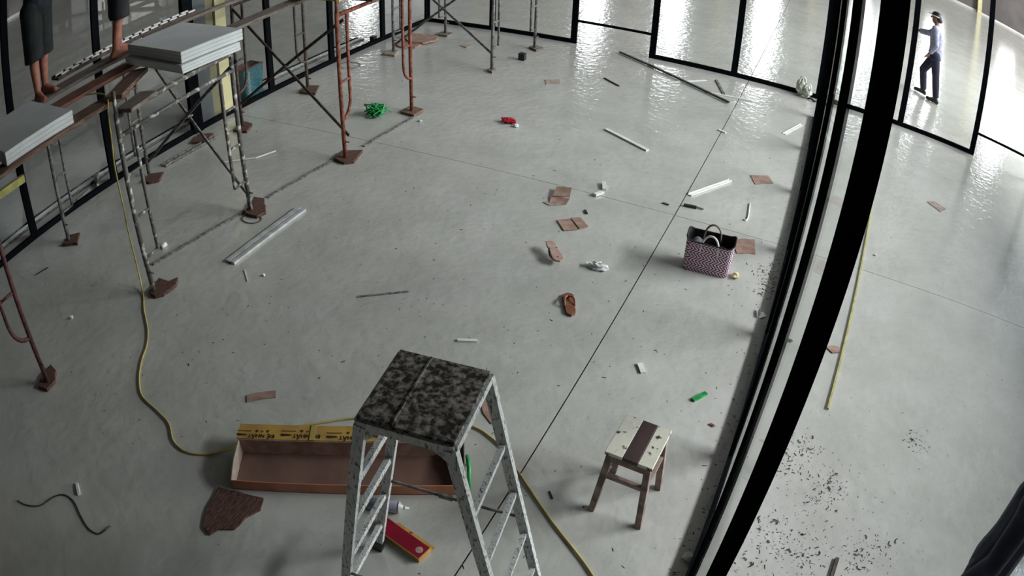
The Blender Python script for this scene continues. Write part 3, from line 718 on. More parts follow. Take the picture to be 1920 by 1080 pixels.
def rr_loop(w, d, z, n=6, rad=0.04, sag=0.0):
    out = []
    for cx, cy, a0 in ((w / 2 - rad, d / 2 - rad, 0), (-w / 2 + rad, d / 2 - rad, 90), (-w / 2 + rad, -d / 2 + rad, 180), (w / 2 - rad, -d / 2 + rad, 270)):
        for k in range(n):
            a = math.radians(a0 + 90 * k / (n - 1)); x = cx + rad * math.cos(a); y = cy + rad * math.sin(a)
            out.append(V(x, y, z + sag * (2 * abs(x) / w) ** 2))
    return out
def tub(w0, d0, w1, d1, H, sag, inset=0.0, z0=0.001):
    lo = [rr_loop(w0 - inset, d0 - inset, z0), rr_loop(w0 * 1.03 - inset, d0 * 1.08 - inset, 0.05), rr_loop((w0 + w1) / 2 * 1.01 - inset, (d0 + d1) / 2 - inset, H * 0.55, sag=sag * 0.4), rr_loop(w1 - inset, d1 - inset, H, sag=sag)]
    n = len(lo[0]); vs = [p for l in lo for p in l]; fs = []
    for i in range(3):
        for j in range(n): fs.append((i * n + j, i * n + (j + 1) % n, (i + 1) * n + (j + 1) % n, (i + 1) * n + j))
    fs.append(tuple(range(n))[::-1])
    return MB().add(vs, fs), lo
sh, lo = tub(bw, 0.17, bw * 1.06, 0.20, 0.235, 0.055)
so = sh.build('woven_shell', WEAVE, t, True, origin=(0, 0, 0))
sh2, lo2 = tub(bw, 0.17, bw * 1.06, 0.20, 0.233, 0.055, inset=0.012, z0=0.008)
sh2.build('lining', LINER, t, True, origin=(0, 0, 0))
MB().path(lo[3], 0.006, 6, closed=True).build('rim', LINER, t, True, origin=(0, 0, 0))
for sy in (-1, 1):
    pts = []
    for k in range(13):
        a = math.pi * k / 12; pts.append(V(0.065 * math.cos(a), sy * 0.092, 0.235 + 0.105 * math.sin(a)))
    MB().path([V(0.068, sy * 0.094, 0.19)] + pts + [V(-0.068, sy * 0.094, 0.19)], 0.008, 8).build('handle', WHITE if sy < 0 else CARDLT, t, True, origin=(0, 0, 0))
MB().ball((-0.105, 0.0, 0.19), (0.055, 0.075, 0.06), 10, 6).build('folded_cloth', GREYCL, t, True, origin=(0, 0, 0))
MB().ball((0.08, 0.0, 0.17), (0.07, 0.07, 0.05), 10, 6).build('dark_bundle', LINER, t, True, origin=(0, 0, 0))

# ================================================================ FLIP-FLOPS
def flipflop(loc, yaw, tilt, flip, msole, mstrap, label):
    t = thing('flip_flop', label, 'flip-flop', loc, 'pair of flip-flops')
    out = []
    prof = [(0.0, 0.0), (0.02, 0.030), (0.06, 0.036), (0.12, 0.033), (0.18, 0.041), (0.22, 0.042), (0.245, 0.032), (0.26, 0.0)]
    pts = [V(w, y - 0.13, 0) for y, w in prof] + [V(-w, y - 0.13, 0) for y, w in prof[::-1][1:-1]]
    Rm = Matrix.Rotation(yaw, 3, 'Z') @ Matrix.Rotation(tilt, 3, 'X') @ (Matrix.Rotation(math.pi, 3, 'Y') if flip else Matrix.Identity(3))
    lift = V(0, 0, 0.13 * abs(math.sin(tilt)) + (0.055 if flip else 0.002))
    def W(p): return Rm @ V(*p) + lift
    mb = MB().prism([p for p in pts], 0.018); mb.v = [tuple(W(p)) for p in mb.v]
    mb.build('sole', msole, t, origin=(0, 0, 0), bevel=0.002)
    for s in (-1, 1):
        pp = bez([(0.0, 0.085, 0.018), (s * 0.016, 0.062, 0.032), (s * 0.034, 0.02, 0.040), (s * 0.036, -0.028, 0.014)], 5)
        mb = MB().path(pp, [0.004] + [0.0065] * (len(pp) - 2) + [0.005], 6); mb.v = [tuple(W(p)) for p in mb.v]
        mb.build('strap', mstrap, t, True, origin=(0, 0, 0))
    for p in ((0, 0.085), (0.028, -0.028), (-0.028, -0.028)):
        mb = MB().lathe((p[0], p[1], -0.002), (p[0], p[1], 0.001), [(0, 0.006), (1, 0.006)], 8); mb.v = [tuple(W(q)) for q in mb.v]
        mb.build('plug', mstrap, t, origin=(0, 0, 0))
SOLE1 = mat('pinkish_tan_rubber', (190, 158, 146), (174, 142, 130), rough=0.7, scale=16)
SOLE2 = mat('brown_rubber', (150, 96, 70), (124, 76, 56), rough=0.6, scale=12)
STRAP2 = mat('orange_brown_strap', (158, 98, 66), (132, 76, 52), rough=0.45)
flipflop((-1.613, 4.345, 0), math.radians(222), math.radians(-5), True, SOLE1, DARKRUST, 'pinkish tan flip-flop lying upside down, sole up')
flipflop((-1.281, 3.834, 0), math.radians(28), 0.0, False, SOLE2, STRAP2, 'brown flip-flop standing right side up with strap showing')

# ================================================================ LITTER
LG = 'litter on the concrete floor'
def scrap(pts, h, m, label, jag=0.006, name='cardboard_scrap', cat='cardboard'):
    return flat(name, pts, h, m, label, cat, None, jag=jag)
t = flat('plywood_offcut', [(-2.314, 1.394, 0), (-2.204, 1.436, 0), (-2.048, 1.486, 0), (-2.013, 1.413, 0), (-2.052, 1.325, 0), (-2.057, 1.225, 0), (-2.132, 1.171, 0), (-2.147, 1.116, 0), (-2.21, 1.132, 0), (-2.282, 1.263, 0)], 0.014, PADWOOD, 'irregular brown wood board offcut at the left end of the cardboard tray', 'board', jag=0.007)
scrap([(-2.659, 2.055, 0), (-2.62, 2.101, 0), (-2.519, 2.183, 0), (-2.486, 2.137, 0), (-2.556, 2.079, 0), (-2.615, 2.011, 0)], 0.006, CARD, 'small brown cardboard strip above the long cardboard tray')
t = thing('cardboard_scrap', 'crumpled folded piece of brown cardboard, topmost above the flip-flops', 'cardboard', (-1.947, 5.262, 0))
R0 = Matrix.Rotation(0.25, 3, 'X')
b0 = [V(*p) for p in ((-2.022, 5.381, 0), (-1.886, 5.4, 0), (-1.843, 5.254, 0), (-1.989, 5.216, 0))]
MB().prism([b0[0] + V(0, 0, 0.03), b0[1] + V(0, 0, 0.045), b0[2] + V(0, 0, 0.03), b0[3] + V(0, 0, 0.02)], 0.006).build('upper_leaf', CARD, t)
MB().prism([V(*p) + V(0, 0, q) for p, q in (((-2.005, 5.218, 0), 0.012), ((-1.84, 5.245, 0), 0.02), ((-1.839, 5.168, 0), 0.003), ((-1.975, 5.113, 0), 0.003))], 0.006).build('folded_leaf', CARD, t)
MB().prism([V(*p) + V(0, 0, 0.002) for p in ((-2.031, 5.103, 0), (-1.967, 5.14, 0), (-1.852, 5.15, 0), (-1.96, 5.078, 0))], 0.005).build('torn_edge', CARDLT, t)
t = thing('cardboard_scrap', 'flat creased piece of cardboard lying just above the upturned flip-flop', 'cardboard', (-1.671, 4.88, 0))
MB().prism([V(*p) + V(0, 0, 0.004) for p in ((-1.806, 4.873, 0), (-1.719, 4.942, 0), (-1.594, 4.815, 0), (-1.691, 4.742, 0))], 0.006).build('panel', CARD, t)
MB().prism([V(*p) + V(0, 0, 0.006) for p in ((-1.715, 4.955, 0), (-1.648, 5.003, 0), (-1.536, 4.896, 0), (-1.59, 4.828, 0))], 0.008).build('panel', CARD, t)
scrap([(-0.405, 5.33, 0), (-0.214, 5.433, 0), (-0.176, 5.198, 0), (-0.32, 5.125, 0)], 0.006, CARD, 'rectangular brown cardboard piece partly behind the woven bag')
scrap([(-0.457, 6.698, 0), (-0.285, 6.802, 0), (-0.21, 6.659, 0), (-0.38, 6.517, 0)], 0.005, CARD, 'small cardboard rectangle near the black wall above the woven bag')
scrap([(1.594, 7.448, 0), (1.707, 7.545, 0), (1.862, 7.443, 0), (1.763, 7.303, 0)], 0.006, CARDLT, 'grey cardboard scrap alone on the floor of the neighbouring office')
scrap([(0.531, 4.227, 0), (0.578, 4.268, 0), (0.629, 4.273, 0), (0.638, 4.212, 0), (0.586, 4.182, 0)], 0.008, CARD, 'little crumpled cardboard bit between black post and yellow strip')
scrap([(-3.306, 8.088, 0), (-3.142, 8.22, 0), (-3.073, 8.069, 0), (-3.218, 7.951, 0)], 0.006, CARDLT, 'pale cardboard piece on the floor left of the long dark rod', jag=0.01)
scrap([(-1.4, 2.712, 0), (-1.371, 2.738, 0), (-1.245, 2.625, 0), (-1.247, 2.576, 0), (-1.329, 2.63, 0)], 0.006, CARD, 'torn cardboard sliver seen between the step platform legs')
scrap([(-4.971, 8.894, 0), (-4.931, 8.98, 0), (-4.803, 8.986, 0), (-4.837, 8.84, 0)], 0.01, CARDLT, 'small grey cardboard shred near the far scaffold', jag=0.012)
flat('cardboard_sheet', [(-5.969, 8.864, 0), (-5.888, 9.067, 0), (-5.485, 9.121, 0), (-5.361, 8.885, 0), (-5.462, 8.677, 0), (-5.656, 8.649, 0)], 0.02, CARD, 'upper of two broad cardboard sheets by the room corner', 'cardboard', jag=0.012, z=0.024)
flat('cardboard_sheet', [(-5.873, 8.523, 0), (-5.901, 8.763, 0), (-5.498, 8.691, 0), (-5.478, 8.486, 0), (-5.677, 8.425, 0)], 0.02, CARD, 'lower of two broad cardboard sheets by the room corner', 'cardboard', jag=0.012)

def stick(a, b, w, m, label, name='plastic_strip', cat='strip', h=0.012, lip=False, z=0.001):
    return strip(name, a, b, w, h, m, label, cat, lip=lip, z=z)
stick((-2.863, 9.845, 0), (-1.039, 8.683, 0), 0.035, DARKPLASTIC, 'long thin dark rod on the floor beside the back glass wall', 'dark_rod', 'rod', 0.02, z=0.0135)
stick((-2.092, 6.949, 0), (-1.539, 6.654, 0), 0.045, WHITE, 'pale strip alone in the middle of the far floor', h=0.016)
stick((-0.916, 5.908, 0), (-0.624, 6.436, 0), 0.04, WHITE, 'white strip right of the floor joint above the woven bag', h=0.02, lip=True)
stick((-1.396, 8.92, 0), (-0.777, 9.024, 0), 0.03, WHITE, 'white strip crossing the floor joint near the back wall')
stick((-1.927, 8.953, 0), (-1.485, 9.432, 0), 0.03, WHITE, 'faint pale strip under the long dark rod', h=0.006)
stick((-1.361, 9.541, 0), (-1.161, 9.017, 0), 0.035, GALV, 'short grey strip close to the white crossing strip')
stick((-0.25, 8.119, 0), (-0.067, 8.635, 0), 0.04, WHITE, 'short white double strip near the right black wall', lip=True)
stick((-2.675, 8.593, 0), (-2.411, 8.405, 0), 0.02, BROWNST, 'short dark stick left of the long dark rod')
stick((-0.988, 7.698, 0), (-0.892, 7.658, 0), 0.03, WHITE, 'tiny white strip lying across the floor joint')
single('bent_strip', MB().path([(-5.225, 4.398, 0.008), (-5.087, 4.503, 0.01), (-4.934, 4.628, 0.012), (-4.837, 4.829, 0.02)], 0.009, 6), WHITE, 'thin bent white strip behind the white-splashed scaffold leg', 'strip')
stick((-1.779, 3.14, 0), (-1.663, 3.195, 0), 0.022, WHITE, 'short white offcut above the step platform')
stick((-0.649, 3.468, 0), (-0.599, 3.391, 0), 0.035, WHITE, 'short white block above the wooden stool')
stick((-3.128, 0.821, 0), (-3.048, 0.77, 0), 0.02, WHITE, 'white stub near the curved green wire', h=0.015)
stick((-3.613, 3.083, 0), (-3.485, 2.983, 0), 0.012, WHITE, 'thin white stick below the aluminium double profile', h=0.006)
stick((-2.633, 3.223, 0), (-2.347, 3.449, 0), 0.018, GALV, 'faint long grey strip in the open middle floor', h=0.004)
stick((-5.52, 2.02, 0), (-5.48, 2.17, 0), 0.010, DARKPLASTIC, 'thin dark stick on the dark left floor', h=0.006)
stick((-1.099, 5.634, 0), (-1.041, 5.623, 0), 0.02, BROWNST, 'tiny brown stick left of the black cutter', h=0.01)
stick((-1.661, 5.152, 0), (-1.626, 5.098, 0), 0.018, DARKPLASTIC, 'tiny black bit above the creased cardboard', h=0.01)
stick((0.846, 2.264, 0), (0.857, 2.425, 0), 0.022, BROWNST, 'dark wooden stick among the dirt at the lower right', h=0.015)
stick((-0.759, 2.274, 0), (-0.724, 2.235, 0), 0.008, DARKPLASTIC, 'tiny dark sliver beside the yellow cable', h=0.005)
stick((-6.318, 3.119, 0), (-6.371, 3.351, 0), 0.02, ALU, 'pale stick outside the left glass near the bottle', h=0.012)
stick((0.909, 7.441, 0), (0.613, 3.585, 0), 0.014, YELLOWWOOD, 'long thin yellow strip on the neighbouring office floor', h=0.014)
# two bent white bits
t = thing('foam_offcut', 'two-piece bent white foam offcut right of the crumpled cardboard', 'foam', (-1.658, 5.568, 0))
MB().bar(V(*(-1.674, 5.431, 0)) + V(0, 0, 0.02), V(*(-1.635, 5.534, 0)) + V(0, 0, 0.012), 0.035, 0.02).build('piece', WHITE, t)
MB().bar(V(*(-1.64, 5.591, 0)) + V(0, 0, 0.012), V(*(-1.686, 5.709, 0)) + V(0, 0, 0.02), 0.035, 0.02).build('piece', WHITE, t)
def crumple(c, r, m, label, name='crumpled_plastic', cat='wrapper', flatz=0.5, n=9, seed=1):
    rnd = random.Random(seed); mb = MB().ball((0, 0, 0), 1.0, 10, 7)
    vs = []
    for p in mb.v:
        k = rnd.uniform(0.55, 1.15); vs.append((c[0] + p[0] * r[0] * k, c[1] + p[1] * r[1] * k, max(0.001, r[2] * 0.8 + p[2] * r[2] * k)))
    mb.v = vs
    return single(name, mb, m, label, cat)
crumple((-1.27, 4.367, 0), (0.085, 0.05, 0.03), WHITE, 'crumpled white plastic right of the upturned flip-flop', seed=3)
crumple((0.049, 2.162, 0), (0.04, 0.03, 0.015), WHITE, 'little crumpled white plastic at the foot of the black wall', seed=4)
crumple((-0.272, 4.773, 0), (0.03, 0.045, 0.022), CREAM, 'small crumpled yellowish wrapper at the right of the woven bag', seed=5)
crumple((-3.074, 6.574, 0), (0.10, 0.06, 0.035), REDPL, 'red and white wrapper on the far floor', seed=6)
crumple((-2.948, 6.509, 0), (0.035, 0.03, 0.02), WHITE, 'white scrap touching the red wrapper', seed=16, cat='scrap', name='paper_scrap')
crumple((-4.537, 1.87, 0), (0.02, 0.02, 0.014), WHITE, 'tiny white crumb pair on the dark left floor', seed=7, cat='scrap', name='paper_scrap')
crumple((-3.428, 3.1, 0), (0.015, 0.015, 0.010), WHITE, 'tiny white crumb right of the thin white stick', seed=8, cat='scrap', name='paper_scrap')
crumple((-3.92, 6.148, 0), (0.03, 0.02, 0.015), WHITE, 'tiny white crumb by the rear rusty scaffold pad', seed=9, cat='scrap', name='paper_scrap')
crumple((-0.081, 3.135, 0), (0.02, 0.014, 0.006), REDTIMBER, 'small reddish crumb below the green plastic strip', seed=10, cat='scrap', name='dirt_crumb')
crumple((0.896, 5.8, 0), (0.02, 0.012, 0.01), WHITE, 'tiny white crumb on the neighbouring office floor', seed=11, cat='scrap', name='paper_scrap')
crumple((0.259, 4.175, 0), (0.025, 0.012, 0.012), BROWNST, 'small brown crumb in the gap between the black posts', seed=12, cat='scrap', name='dirt_crumb')
# folded white plastic by the wall
t = thing('folded_white_plastic', 'folded white plastic piece at the foot of the right black wall', 'plastic', (0.018, 4.38, 0))
MB().prism([V(*p) + V(0, 0, 0.002) for p in ((-0.019, 4.403, 0), (0.016, 4.421, 0), (0.051, 4.382, 0), (0.002, 4.329, 0))], 0.004).build('sheet', WHITE, t)
MB().prism([V(*p) + V(0, 0, q) for p, q in (((-0.025, 4.415, 0), 0.006), ((-0.013, 4.42, 0), 0.03), ((0.005, 4.338, 0), 0.03), ((-0.007, 4.332, 0), 0.006))], 0.004).build('fold', WHITE, t)
# green twine tangle
pts = []; c = V(*(-4.46, 6.073, 0)); rnd = random.Random(5)
for k in range(95): pts.append(c + V(max(-0.1, min(0.1, rnd.gauss(0, 0.06))), max(-0.1, min(0.1, rnd.gauss(0, 0.06))), min(0.15, abs(rnd.gauss(0.06, 0.045))) + 0.008))
pts.append(c + V(0.14, 0.12, 0.03))
single('twine_tangle', MB().path(bez(pts, 4), 0.0075, 5), GREENPL, 'bright green tangle of plastic twine by the rusty scaffold', 'twine', smooth=True)
stick((-0.244, 3.29, 0), (-0.182, 3.387, 0), 0.028, GREENPL, 'short bright green plastic strip above the stool', h=0.014)
# black cutter
t = thing('box_cutter', 'black box cutter lying above the woven bag', 'cutter', (-0.832, 5.704, 0))
MB().bar(V(*(-0.918, 5.686, 0)) + V(0, 0, 0.012), V(*(-0.802, 5.7, 0)) + V(0, 0, 0.012), 0.032, 0.02).build('handle', DARKPLASTIC, t, bevel=0.002)
MB().bar(V(*(-0.819, 5.712, 0)) + V(0, 0, 0.012), V(*(-0.738, 5.705, 0)) + V(0, 0, 0.010), 0.016, 0.006).build('blade', GALV, t)
single('bent_wire', MB().path(bez([(-0.366, 6.073, 0.006), (-0.353, 5.953, 0.006), (-0.339, 5.804, 0.006), (-0.345, 5.723, 0.006), (-0.371, 5.729, 0.006)], 4), 0.007, 6), WHITE, 'white hook-shaped wire above the cardboard behind the bag', 'wire', smooth=True)
# dark cubes
single('plug_box', MB().box(V(*(-3.904, 8.726, 0)) + V(0, 0, 0.05), (0.09, 0.08, 0.098)), DARKPLASTIC, 'small black box standing alone on the far floor', 'box', bevel=0.004)
single('plug_box', MB().box(V(*(-6.243, 8.527, 0)) + V(0, 0, 0.05), (0.08, 0.08, 0.098)), DARKPLASTIC, 'small black box outside the left glass near the corner', 'box', bevel=0.004)
# white paper roll
t = thing('paper_roll', 'small white roll on the floor inside the white-splashed scaffold', 'roll', (-4.519, 2.984, 0))
a = V(*(-4.519, 2.957, 0)) + V(0, 0, 0.02); b = V(*(-4.527, 3.017, 0)) + V(0, 0, 0.02)
MB().lathe(a, b, [(0, 0.02), (1, 0.02)], 14).build('roll', WHITE, t, True)
MB().lathe(a - (b - a) * 0.02, a + (b - a) * 0.1, [(0, 0.009), (1, 0.009)], 10).build('core', CARD, t, True)
# plastic bag tangle in the corner
t = thing('plastic_bag', 'tied translucent white plastic bag in the corner of the back and right walls', 'plastic bag', (-0.135, 9.933, 0))
PB = mat('milky_plastic_film', (226, 228, 214), (206, 208, 190), rough=0.25, scale=14)
c = V(*(-0.171, 9.87, 0)); d = V(*(-0.079, 9.823, 0))
for q, cc, rx, rz, sd in (('pouch', c, 0.095, 0.13, 21), ('pouch', d, 0.075, 0.10, 22)):
    mb = MB().ball((0, 0, 0), 1.0, 12, 9); rnd = random.Random(sd)
    mb.v = [(cc.x + p[0] * rx * rnd.uniform(0.45, 1.2), cc.y - 0.02 + p[1] * 0.06 * rnd.uniform(0.5, 1.2), max(0.002, rz + p[2] * rz * rnd.uniform(0.6, 1.1))) for p in mb.v]
    mb.build(q, PB, t, False)
    MB().path(bez([cc + V(-0.05, -0.06, rz * 1.5), cc + V(-0.03, -0.07, rz * 2.3), cc + V(0.03, -0.07, rz * 2.2), cc + V(0.05, -0.06, rz * 1.4)], 4), 0.010, 6).build('handle_loop', WHITE, t, True)
MB().path([d + V(0.02, -0.02, 0.01), d + V(0.07, -0.06, 0.03), d + V(0.12, -0.09, 0.01), d + V(0.16, -0.05, 0.02)], 0.014, 6).build('black_knot', DARKPLASTIC, t, True)
# water bottle outside the left glass
t = thing('water_bottle', 'clear bottle with a white cap lying outside the left glass', 'bottle', (-6.378, 3.472, 0))
a = V(*(-6.518, 3.548, 0)) + V(0, 0, 0.034); b = V(*(-6.287, 3.419, 0)) + V(0, 0, 0.034)
PET = mat('dull_clear_plastic', (96, 104, 98), (80, 88, 82), rough=0.15, scale=6)
MB().lathe(a, b, [(0, 0.028), (0.05, 0.034), (0.3, 0.032), (0.65, 0.034), (0.85, 0.02), (1, 0.014)], 16).build('bottle_body', PET, t, True)
MB().lathe(b, b + (b - a).normalized() * 0.025, [(0, 0.017), (1, 0.017)], 14).build('cap', WHITE, t, True)
# basket outside the left glass
BASK = mat('teal_basket_weave', (48, 108, 118), (36, 74, 84), rough=0.5, scale=40)
t = thing('plastic_basket', 'teal woven basket with a brown side outside the left glass', 'basket', (-6.278, 5.919, 0))
c = V(*(-6.277, 5.957, 0)); t.location = (-6.325, c.y + 0.02, 0)
sh, lo = tub(0.18, 0.30, 0.21, 0.36, 0.40, 0.03)
sh.build('woven_shell', BASK, t, True, origin=(0, 0, 0))
MB().path(lo[3], 0.012, 6, closed=True).build('rim', DARKRUST, t, True, origin=(0, 0, 0))
sh, lo = tub(0.18, 0.30, 0.21, 0.36, 0.398, 0.03, inset=0.02, z0=0.01)
sh.build('lining', DARKRUST, t, True, origin=(0, 0, 0))
for k in range(9):
    z = 0.05 + k * 0.038
    MB().tube((0.094 + 0.001 * k, -0.13, z), (0.094 + 0.001 * k, -0.08, z + 0.03), 0.006, 6).build('weave_strand', CARDLT, t, True, origin=(0, 0, 0))
# scattered grit
mb = MB(); rnd = random.Random(11)
KEEP = [((-1.809, 1.883, 0), 0.75), ((-2.141, 1.33, 0), 0.30), ((-0.518, 4.762, 0), 0.24), ((-1.294, 1.655, 0), 0.22), ((-1.463, 1.799, 0), 0.14), ((-4.055, 5.025, 0), 0.14), ((-1.615, 4.37, 0), 0.16), ((-1.281, 3.834, 0), 0.16), ((-5.682, 8.732, 0), 0.6), ((-0.428, 2.522, 0), 0.2)]
def grit(x, y, s):
    if any((x - c[0]) ** 2 + (y - c[1]) ** 2 < r * r for c, r in KEEP): return
    a = rnd.uniform(0, math.pi); l = s * rnd.uniform(0.6, 2.6); w = s * rnd.uniform(0.25, 0.8); h = s * rnd.uniform(0.2, 0.6)
    R = Matrix.Rotation(a, 3, 'Z')
    P = [V(-l, -w * rnd.uniform(.3, 1), 0.0005), V(l * rnd.uniform(.4, 1), -w, 0.0005), V(l, w * rnd.uniform(.2, 1), 0.0005), V(-l * rnd.uniform(.3, 1), w, 0.0005), V(0, 0, h)]
    mb.add([R @ p + V(x, y, 0) for p in P], [(0, 1, 4), (1, 2, 4), (2, 3, 4), (3, 0, 4), (3, 2, 1, 0)])
for k in range(420): grit(rnd.uniform(-4.0, 0.0), rnd.uniform(1.2, 5.2), rnd.uniform(0.002, 0.007))
for k in range(160): grit(rnd.uniform(-5.8, 0.0), rnd.uniform(5.0, 9.6), rnd.uniform(0.003, 0.008))
for k in range(420): grit(rnd.gauss(0.72, 0.34), rnd.gauss(2.45, 0.5), rnd.uniform(0.0012, 0.0045))
CL = [(0.73, 2.97, 0), (0.578, 2.487, 0), (0.414, 2.965, 0), (0.98, 2.449, 0), (0.636, 2.372, 0), (1.094, 2.536, 0), (0.449, 2.483, 0), (0.699, 2.83, 0), (0.41, 2.319, 0), (1.322, 3.525, 0), (0.482, 3.174, 0)]
for cx, cy, _ in CL:
    sg = rnd.uniform(0.05, 0.11)
    for k in range(rnd.randint(30, 75)): grit(rnd.gauss(cx, sg), rnd.gauss(cy, sg), rnd.uniform(0.0012, 0.0062))
    for k in range(5):   # curled shavings
        x, y, a = rnd.gauss(cx, sg * 1.3), rnd.gauss(cy, sg * 1.3), rnd.uniform(0, 6.28); pts = []
        r = rnd.uniform(0.008, 0.022); sw = rnd.uniform(0.6, 2.6)
        for q in range(6): pts.append(V(x + r * math.cos(a + sw * q / 5), y + r * math.sin(a + sw * q / 5), 0.004))
        mb.path(pts, 0.0028, 4)
for k in range(420): grit(0.06 - abs(rnd.gauss(0, 0.05)), rnd.uniform(2.0, 9.5), rnd.uniform(0.002, 0.006))
for k in range(160): grit(0.055 - abs(rnd.gauss(0, 0.10)), rnd.gauss(4.85, 0.18), rnd.uniform(0.003, 0.008))
for k in range(180): grit(rnd.uniform(0.15, 4), rnd.uniform(2, 9), rnd.uniform(0.002, 0.006))
mb.v = [p for p in mb.v]
GRIT = mat('dark_grit', (70, 66, 64), (46, 44, 44), rough=0.9, scale=60)
o = mb.build('dirt_grit', GRIT); o['kind'] = 'stuff'; o['label'] = 'dark crumbs and shavings strewn over the concrete floor'; o['category'] = 'dirt'

# ================================================================ PEOPLE
HAIR = mat('black_hair', (24, 22, 22), (16, 15, 15), rough=0.6, scale=40)
EYEW = mat('eye_white', (230, 228, 224), (220, 218, 214), rough=0.3)
LIP = mat('lip', (150, 84, 76), (138, 74, 68), rough=0.5)
def remesh(o, vox, it=6):
    m = o.modifiers.new('remesh', 'REMESH'); m.mode = 'VOXEL'; m.voxel_size = vox; m.use_smooth_shade = True
    s = o.modifiers.new('smooth', 'SMOOTH'); s.factor = 0.5; s.iterations = it
def person(label, loc, yaw, J, shirt, trousers, shoes=None, hat=None, short=False, sleeve='long', scale=1.0, lean=None):
    D = dict(pelvis=(0, 0, 0.90), belly=(0, 0, 1.05), chest=(0, 0.0, 1.27), neck=(0, 0.0, 1.43), head=(0, 0.03, 1.55),
             shl=(-0.175, 0, 1.37), shr=(0.175, 0, 1.37), ell=(-0.22, -0.03, 1.10), elr=(0.22, -0.03, 1.10),
             wrl=(-0.22, 0.06, 0.86), wrr=(0.22, 0.06, 0.86), hil=(-0.088, 0, 0.86), hir=(0.088, 0, 0.86),
             knl=(-0.10, 0.02, 0.47), knr=(0.10, 0.02, 0.47), anl=(-0.10, -0.02, 0.08), anr=(0.10, -0.02, 0.08),
             tol=(-0.115, 0.13, 0.03), tor=(0.115, 0.13, 0.03), hdl=None, hdr=None)
    D.update(J); P = {k: (V(*q) * scale if q is not None else None) for k, q in D.items()}
    S = scale
    t = thing('person', label, 'person', loc); t.rotation_euler = (0, 0, yaw)
    b = MB()
    b.capsule(P['pelvis'], P['belly'], 0.125 * S, 0.115 * S).capsule(P['belly'], P['chest'], 0.115 * S, 0.125 * S)
    b.capsule(P['shl'], P['shr'], 0.062 * S, 0.062 * S).capsule(P['hil'], P['hir'], 0.085 * S, 0.085 * S)
    b.capsule(P['chest'], P['neck'], 0.09 * S, 0.055 * S).capsule(P['neck'], P['head'], 0.052 * S, 0.055 * S)
    f = V(0, 1, 0)
    h = P['head']
    b.ball(h + V(0, 0, 0.03) * S, (0.074 * S, 0.092 * S, 0.105 * S), 16, 12)
    b.ball(h + V(0, 0.030, -0.045) * S, (0.052 * S, 0.055 * S, 0.05 * S), 12, 8)
    b.capsule(h + V(0, 0.092, 0.035) * S, h + V(0, 0.112, 0.0) * S, 0.010 * S, 0.016 * S)
    b.capsule(h + V(-0.03, 0.082, 0.055) * S, h + V(0.03, 0.082, 0.055) * S, 0.011 * S, 0.011 * S)
    for s in (-1, 1): b.ball(h + V(s * 0.078, -0.005, 0.015) * S, (0.012 * S, 0.022 * S, 0.034 * S), 8, 6)
    for sd, s in (('l', -1), ('r', 1)):
        sh, el, wr = P['sh' + sd], P['el' + sd], P['wr' + sd]
        b.capsule(sh, el, 0.052 * S, 0.041 * S).capsule(el, wr, 0.042 * S, 0.028 * S)
        d = (wr - el).normalized(); side = d.cross(V(0, 0, 1) if abs(d.z) < 0.9 else V(0, 1, 0))
        if side.length < 1e-3: side = V(1, 0, 0)
        side.normalize(); nrm = side.cross(d)
        b.capsule(wr + d * 0.02 * S, wr + d * 0.075 * S, 0.026 * S, 0.030 * S)
        for k, (o_, ln) in enumerate(((-0.030, 0.060), (-0.010, 0.072), (0.010, 0.068), (0.030, 0.052))):
            a0 = wr + (d * 0.085 + side * o_) * S; a1 = a0 + (d * ln * 0.55 + side * o_ * 0.30 + nrm * 0.006) * S; a2 = a1 + (d * ln * 0.45 + side * o_ * 0.16 + nrm * 0.016) * S
            b.capsule(a0 - d * 0.03 * S, a1, 0.0095 * S, 0.0082 * S, 8).capsule(a1, a2, 0.0082 * S, 0.0072 * S, 8)
        a0 = wr + (d * 0.03 + side * s * 0.022) * S; a1 = a0 + (d * 0.035 + side * s * 0.030) * S; a2 = a1 + (d * 0.035 + side * s * 0.006 + nrm * 0.012) * S
        b.capsule(a0, a1, 0.013 * S, 0.0115 * S, 8).capsule(a1, a2, 0.011 * S, 0.009 * S, 8)
        hi, kn, an, to = P['hi' + sd], P['kn' + sd], P['an' + sd], P['to' + sd]
        b.capsule(hi, kn, 0.080 * S, 0.054 * S).capsule(kn, kn.lerp(an, 0.35) - V(0, 0.012, 0) * S, 0.052 * S, 0.052 * S)
        b.capsule(kn.lerp(an, 0.35) - V(0, 0.012, 0) * S, an, 0.052 * S, 0.034 * S)
        fd = (to - an); fd.z = 0; fd.normalize()
        heel = V(an.x, an.y, to.z + 0.004 * S) - fd * 0.035 * S
        b.capsule(an, heel, 0.034 * S, 0.030 * S).capsule(heel, to, 0.030 * S, 0.026 * S).capsule(an, to, 0.032 * S, 0.020 * S)
        if shoes is None:
            fs = fd.cross(V(0, 0, 1))
            for q, rr in ((-0.028, 0.008), (-0.014, 0.009), (0.0, 0.009), (0.013, 0.010), (0.028, 0.012)):
                p0 = to + (fs * q * (1 if sd == 'r' else -1) - V(0, 0, 0.012)) * S
                b.capsule(p0, p0 + fd * 0.035 * S, rr * S, rr * 0.9 * S, 8)
        else:
            sm = MB().capsule(heel + V(0, 0, 0.012) * S, to + fd * 0.03 * S + V(0, 0, 0.004), 0.042 * S, 0.036 * S).capsule(an + V(0, 0, 0.0), heel, 0.044 * S, 0.042 * S)
            sm.v = [(p[0], p[1], max(p[2], to.z - 0.03 * S)) for p in sm.v]
            so = sm.build('shoe', shoes, t, True, origin=(0, 0, 0)); remesh(so, 0.010)
    o = b.build('body', SKIN, t, True, origin=(0, 0, 0)); remesh(o, 0.0065 * S, 3)
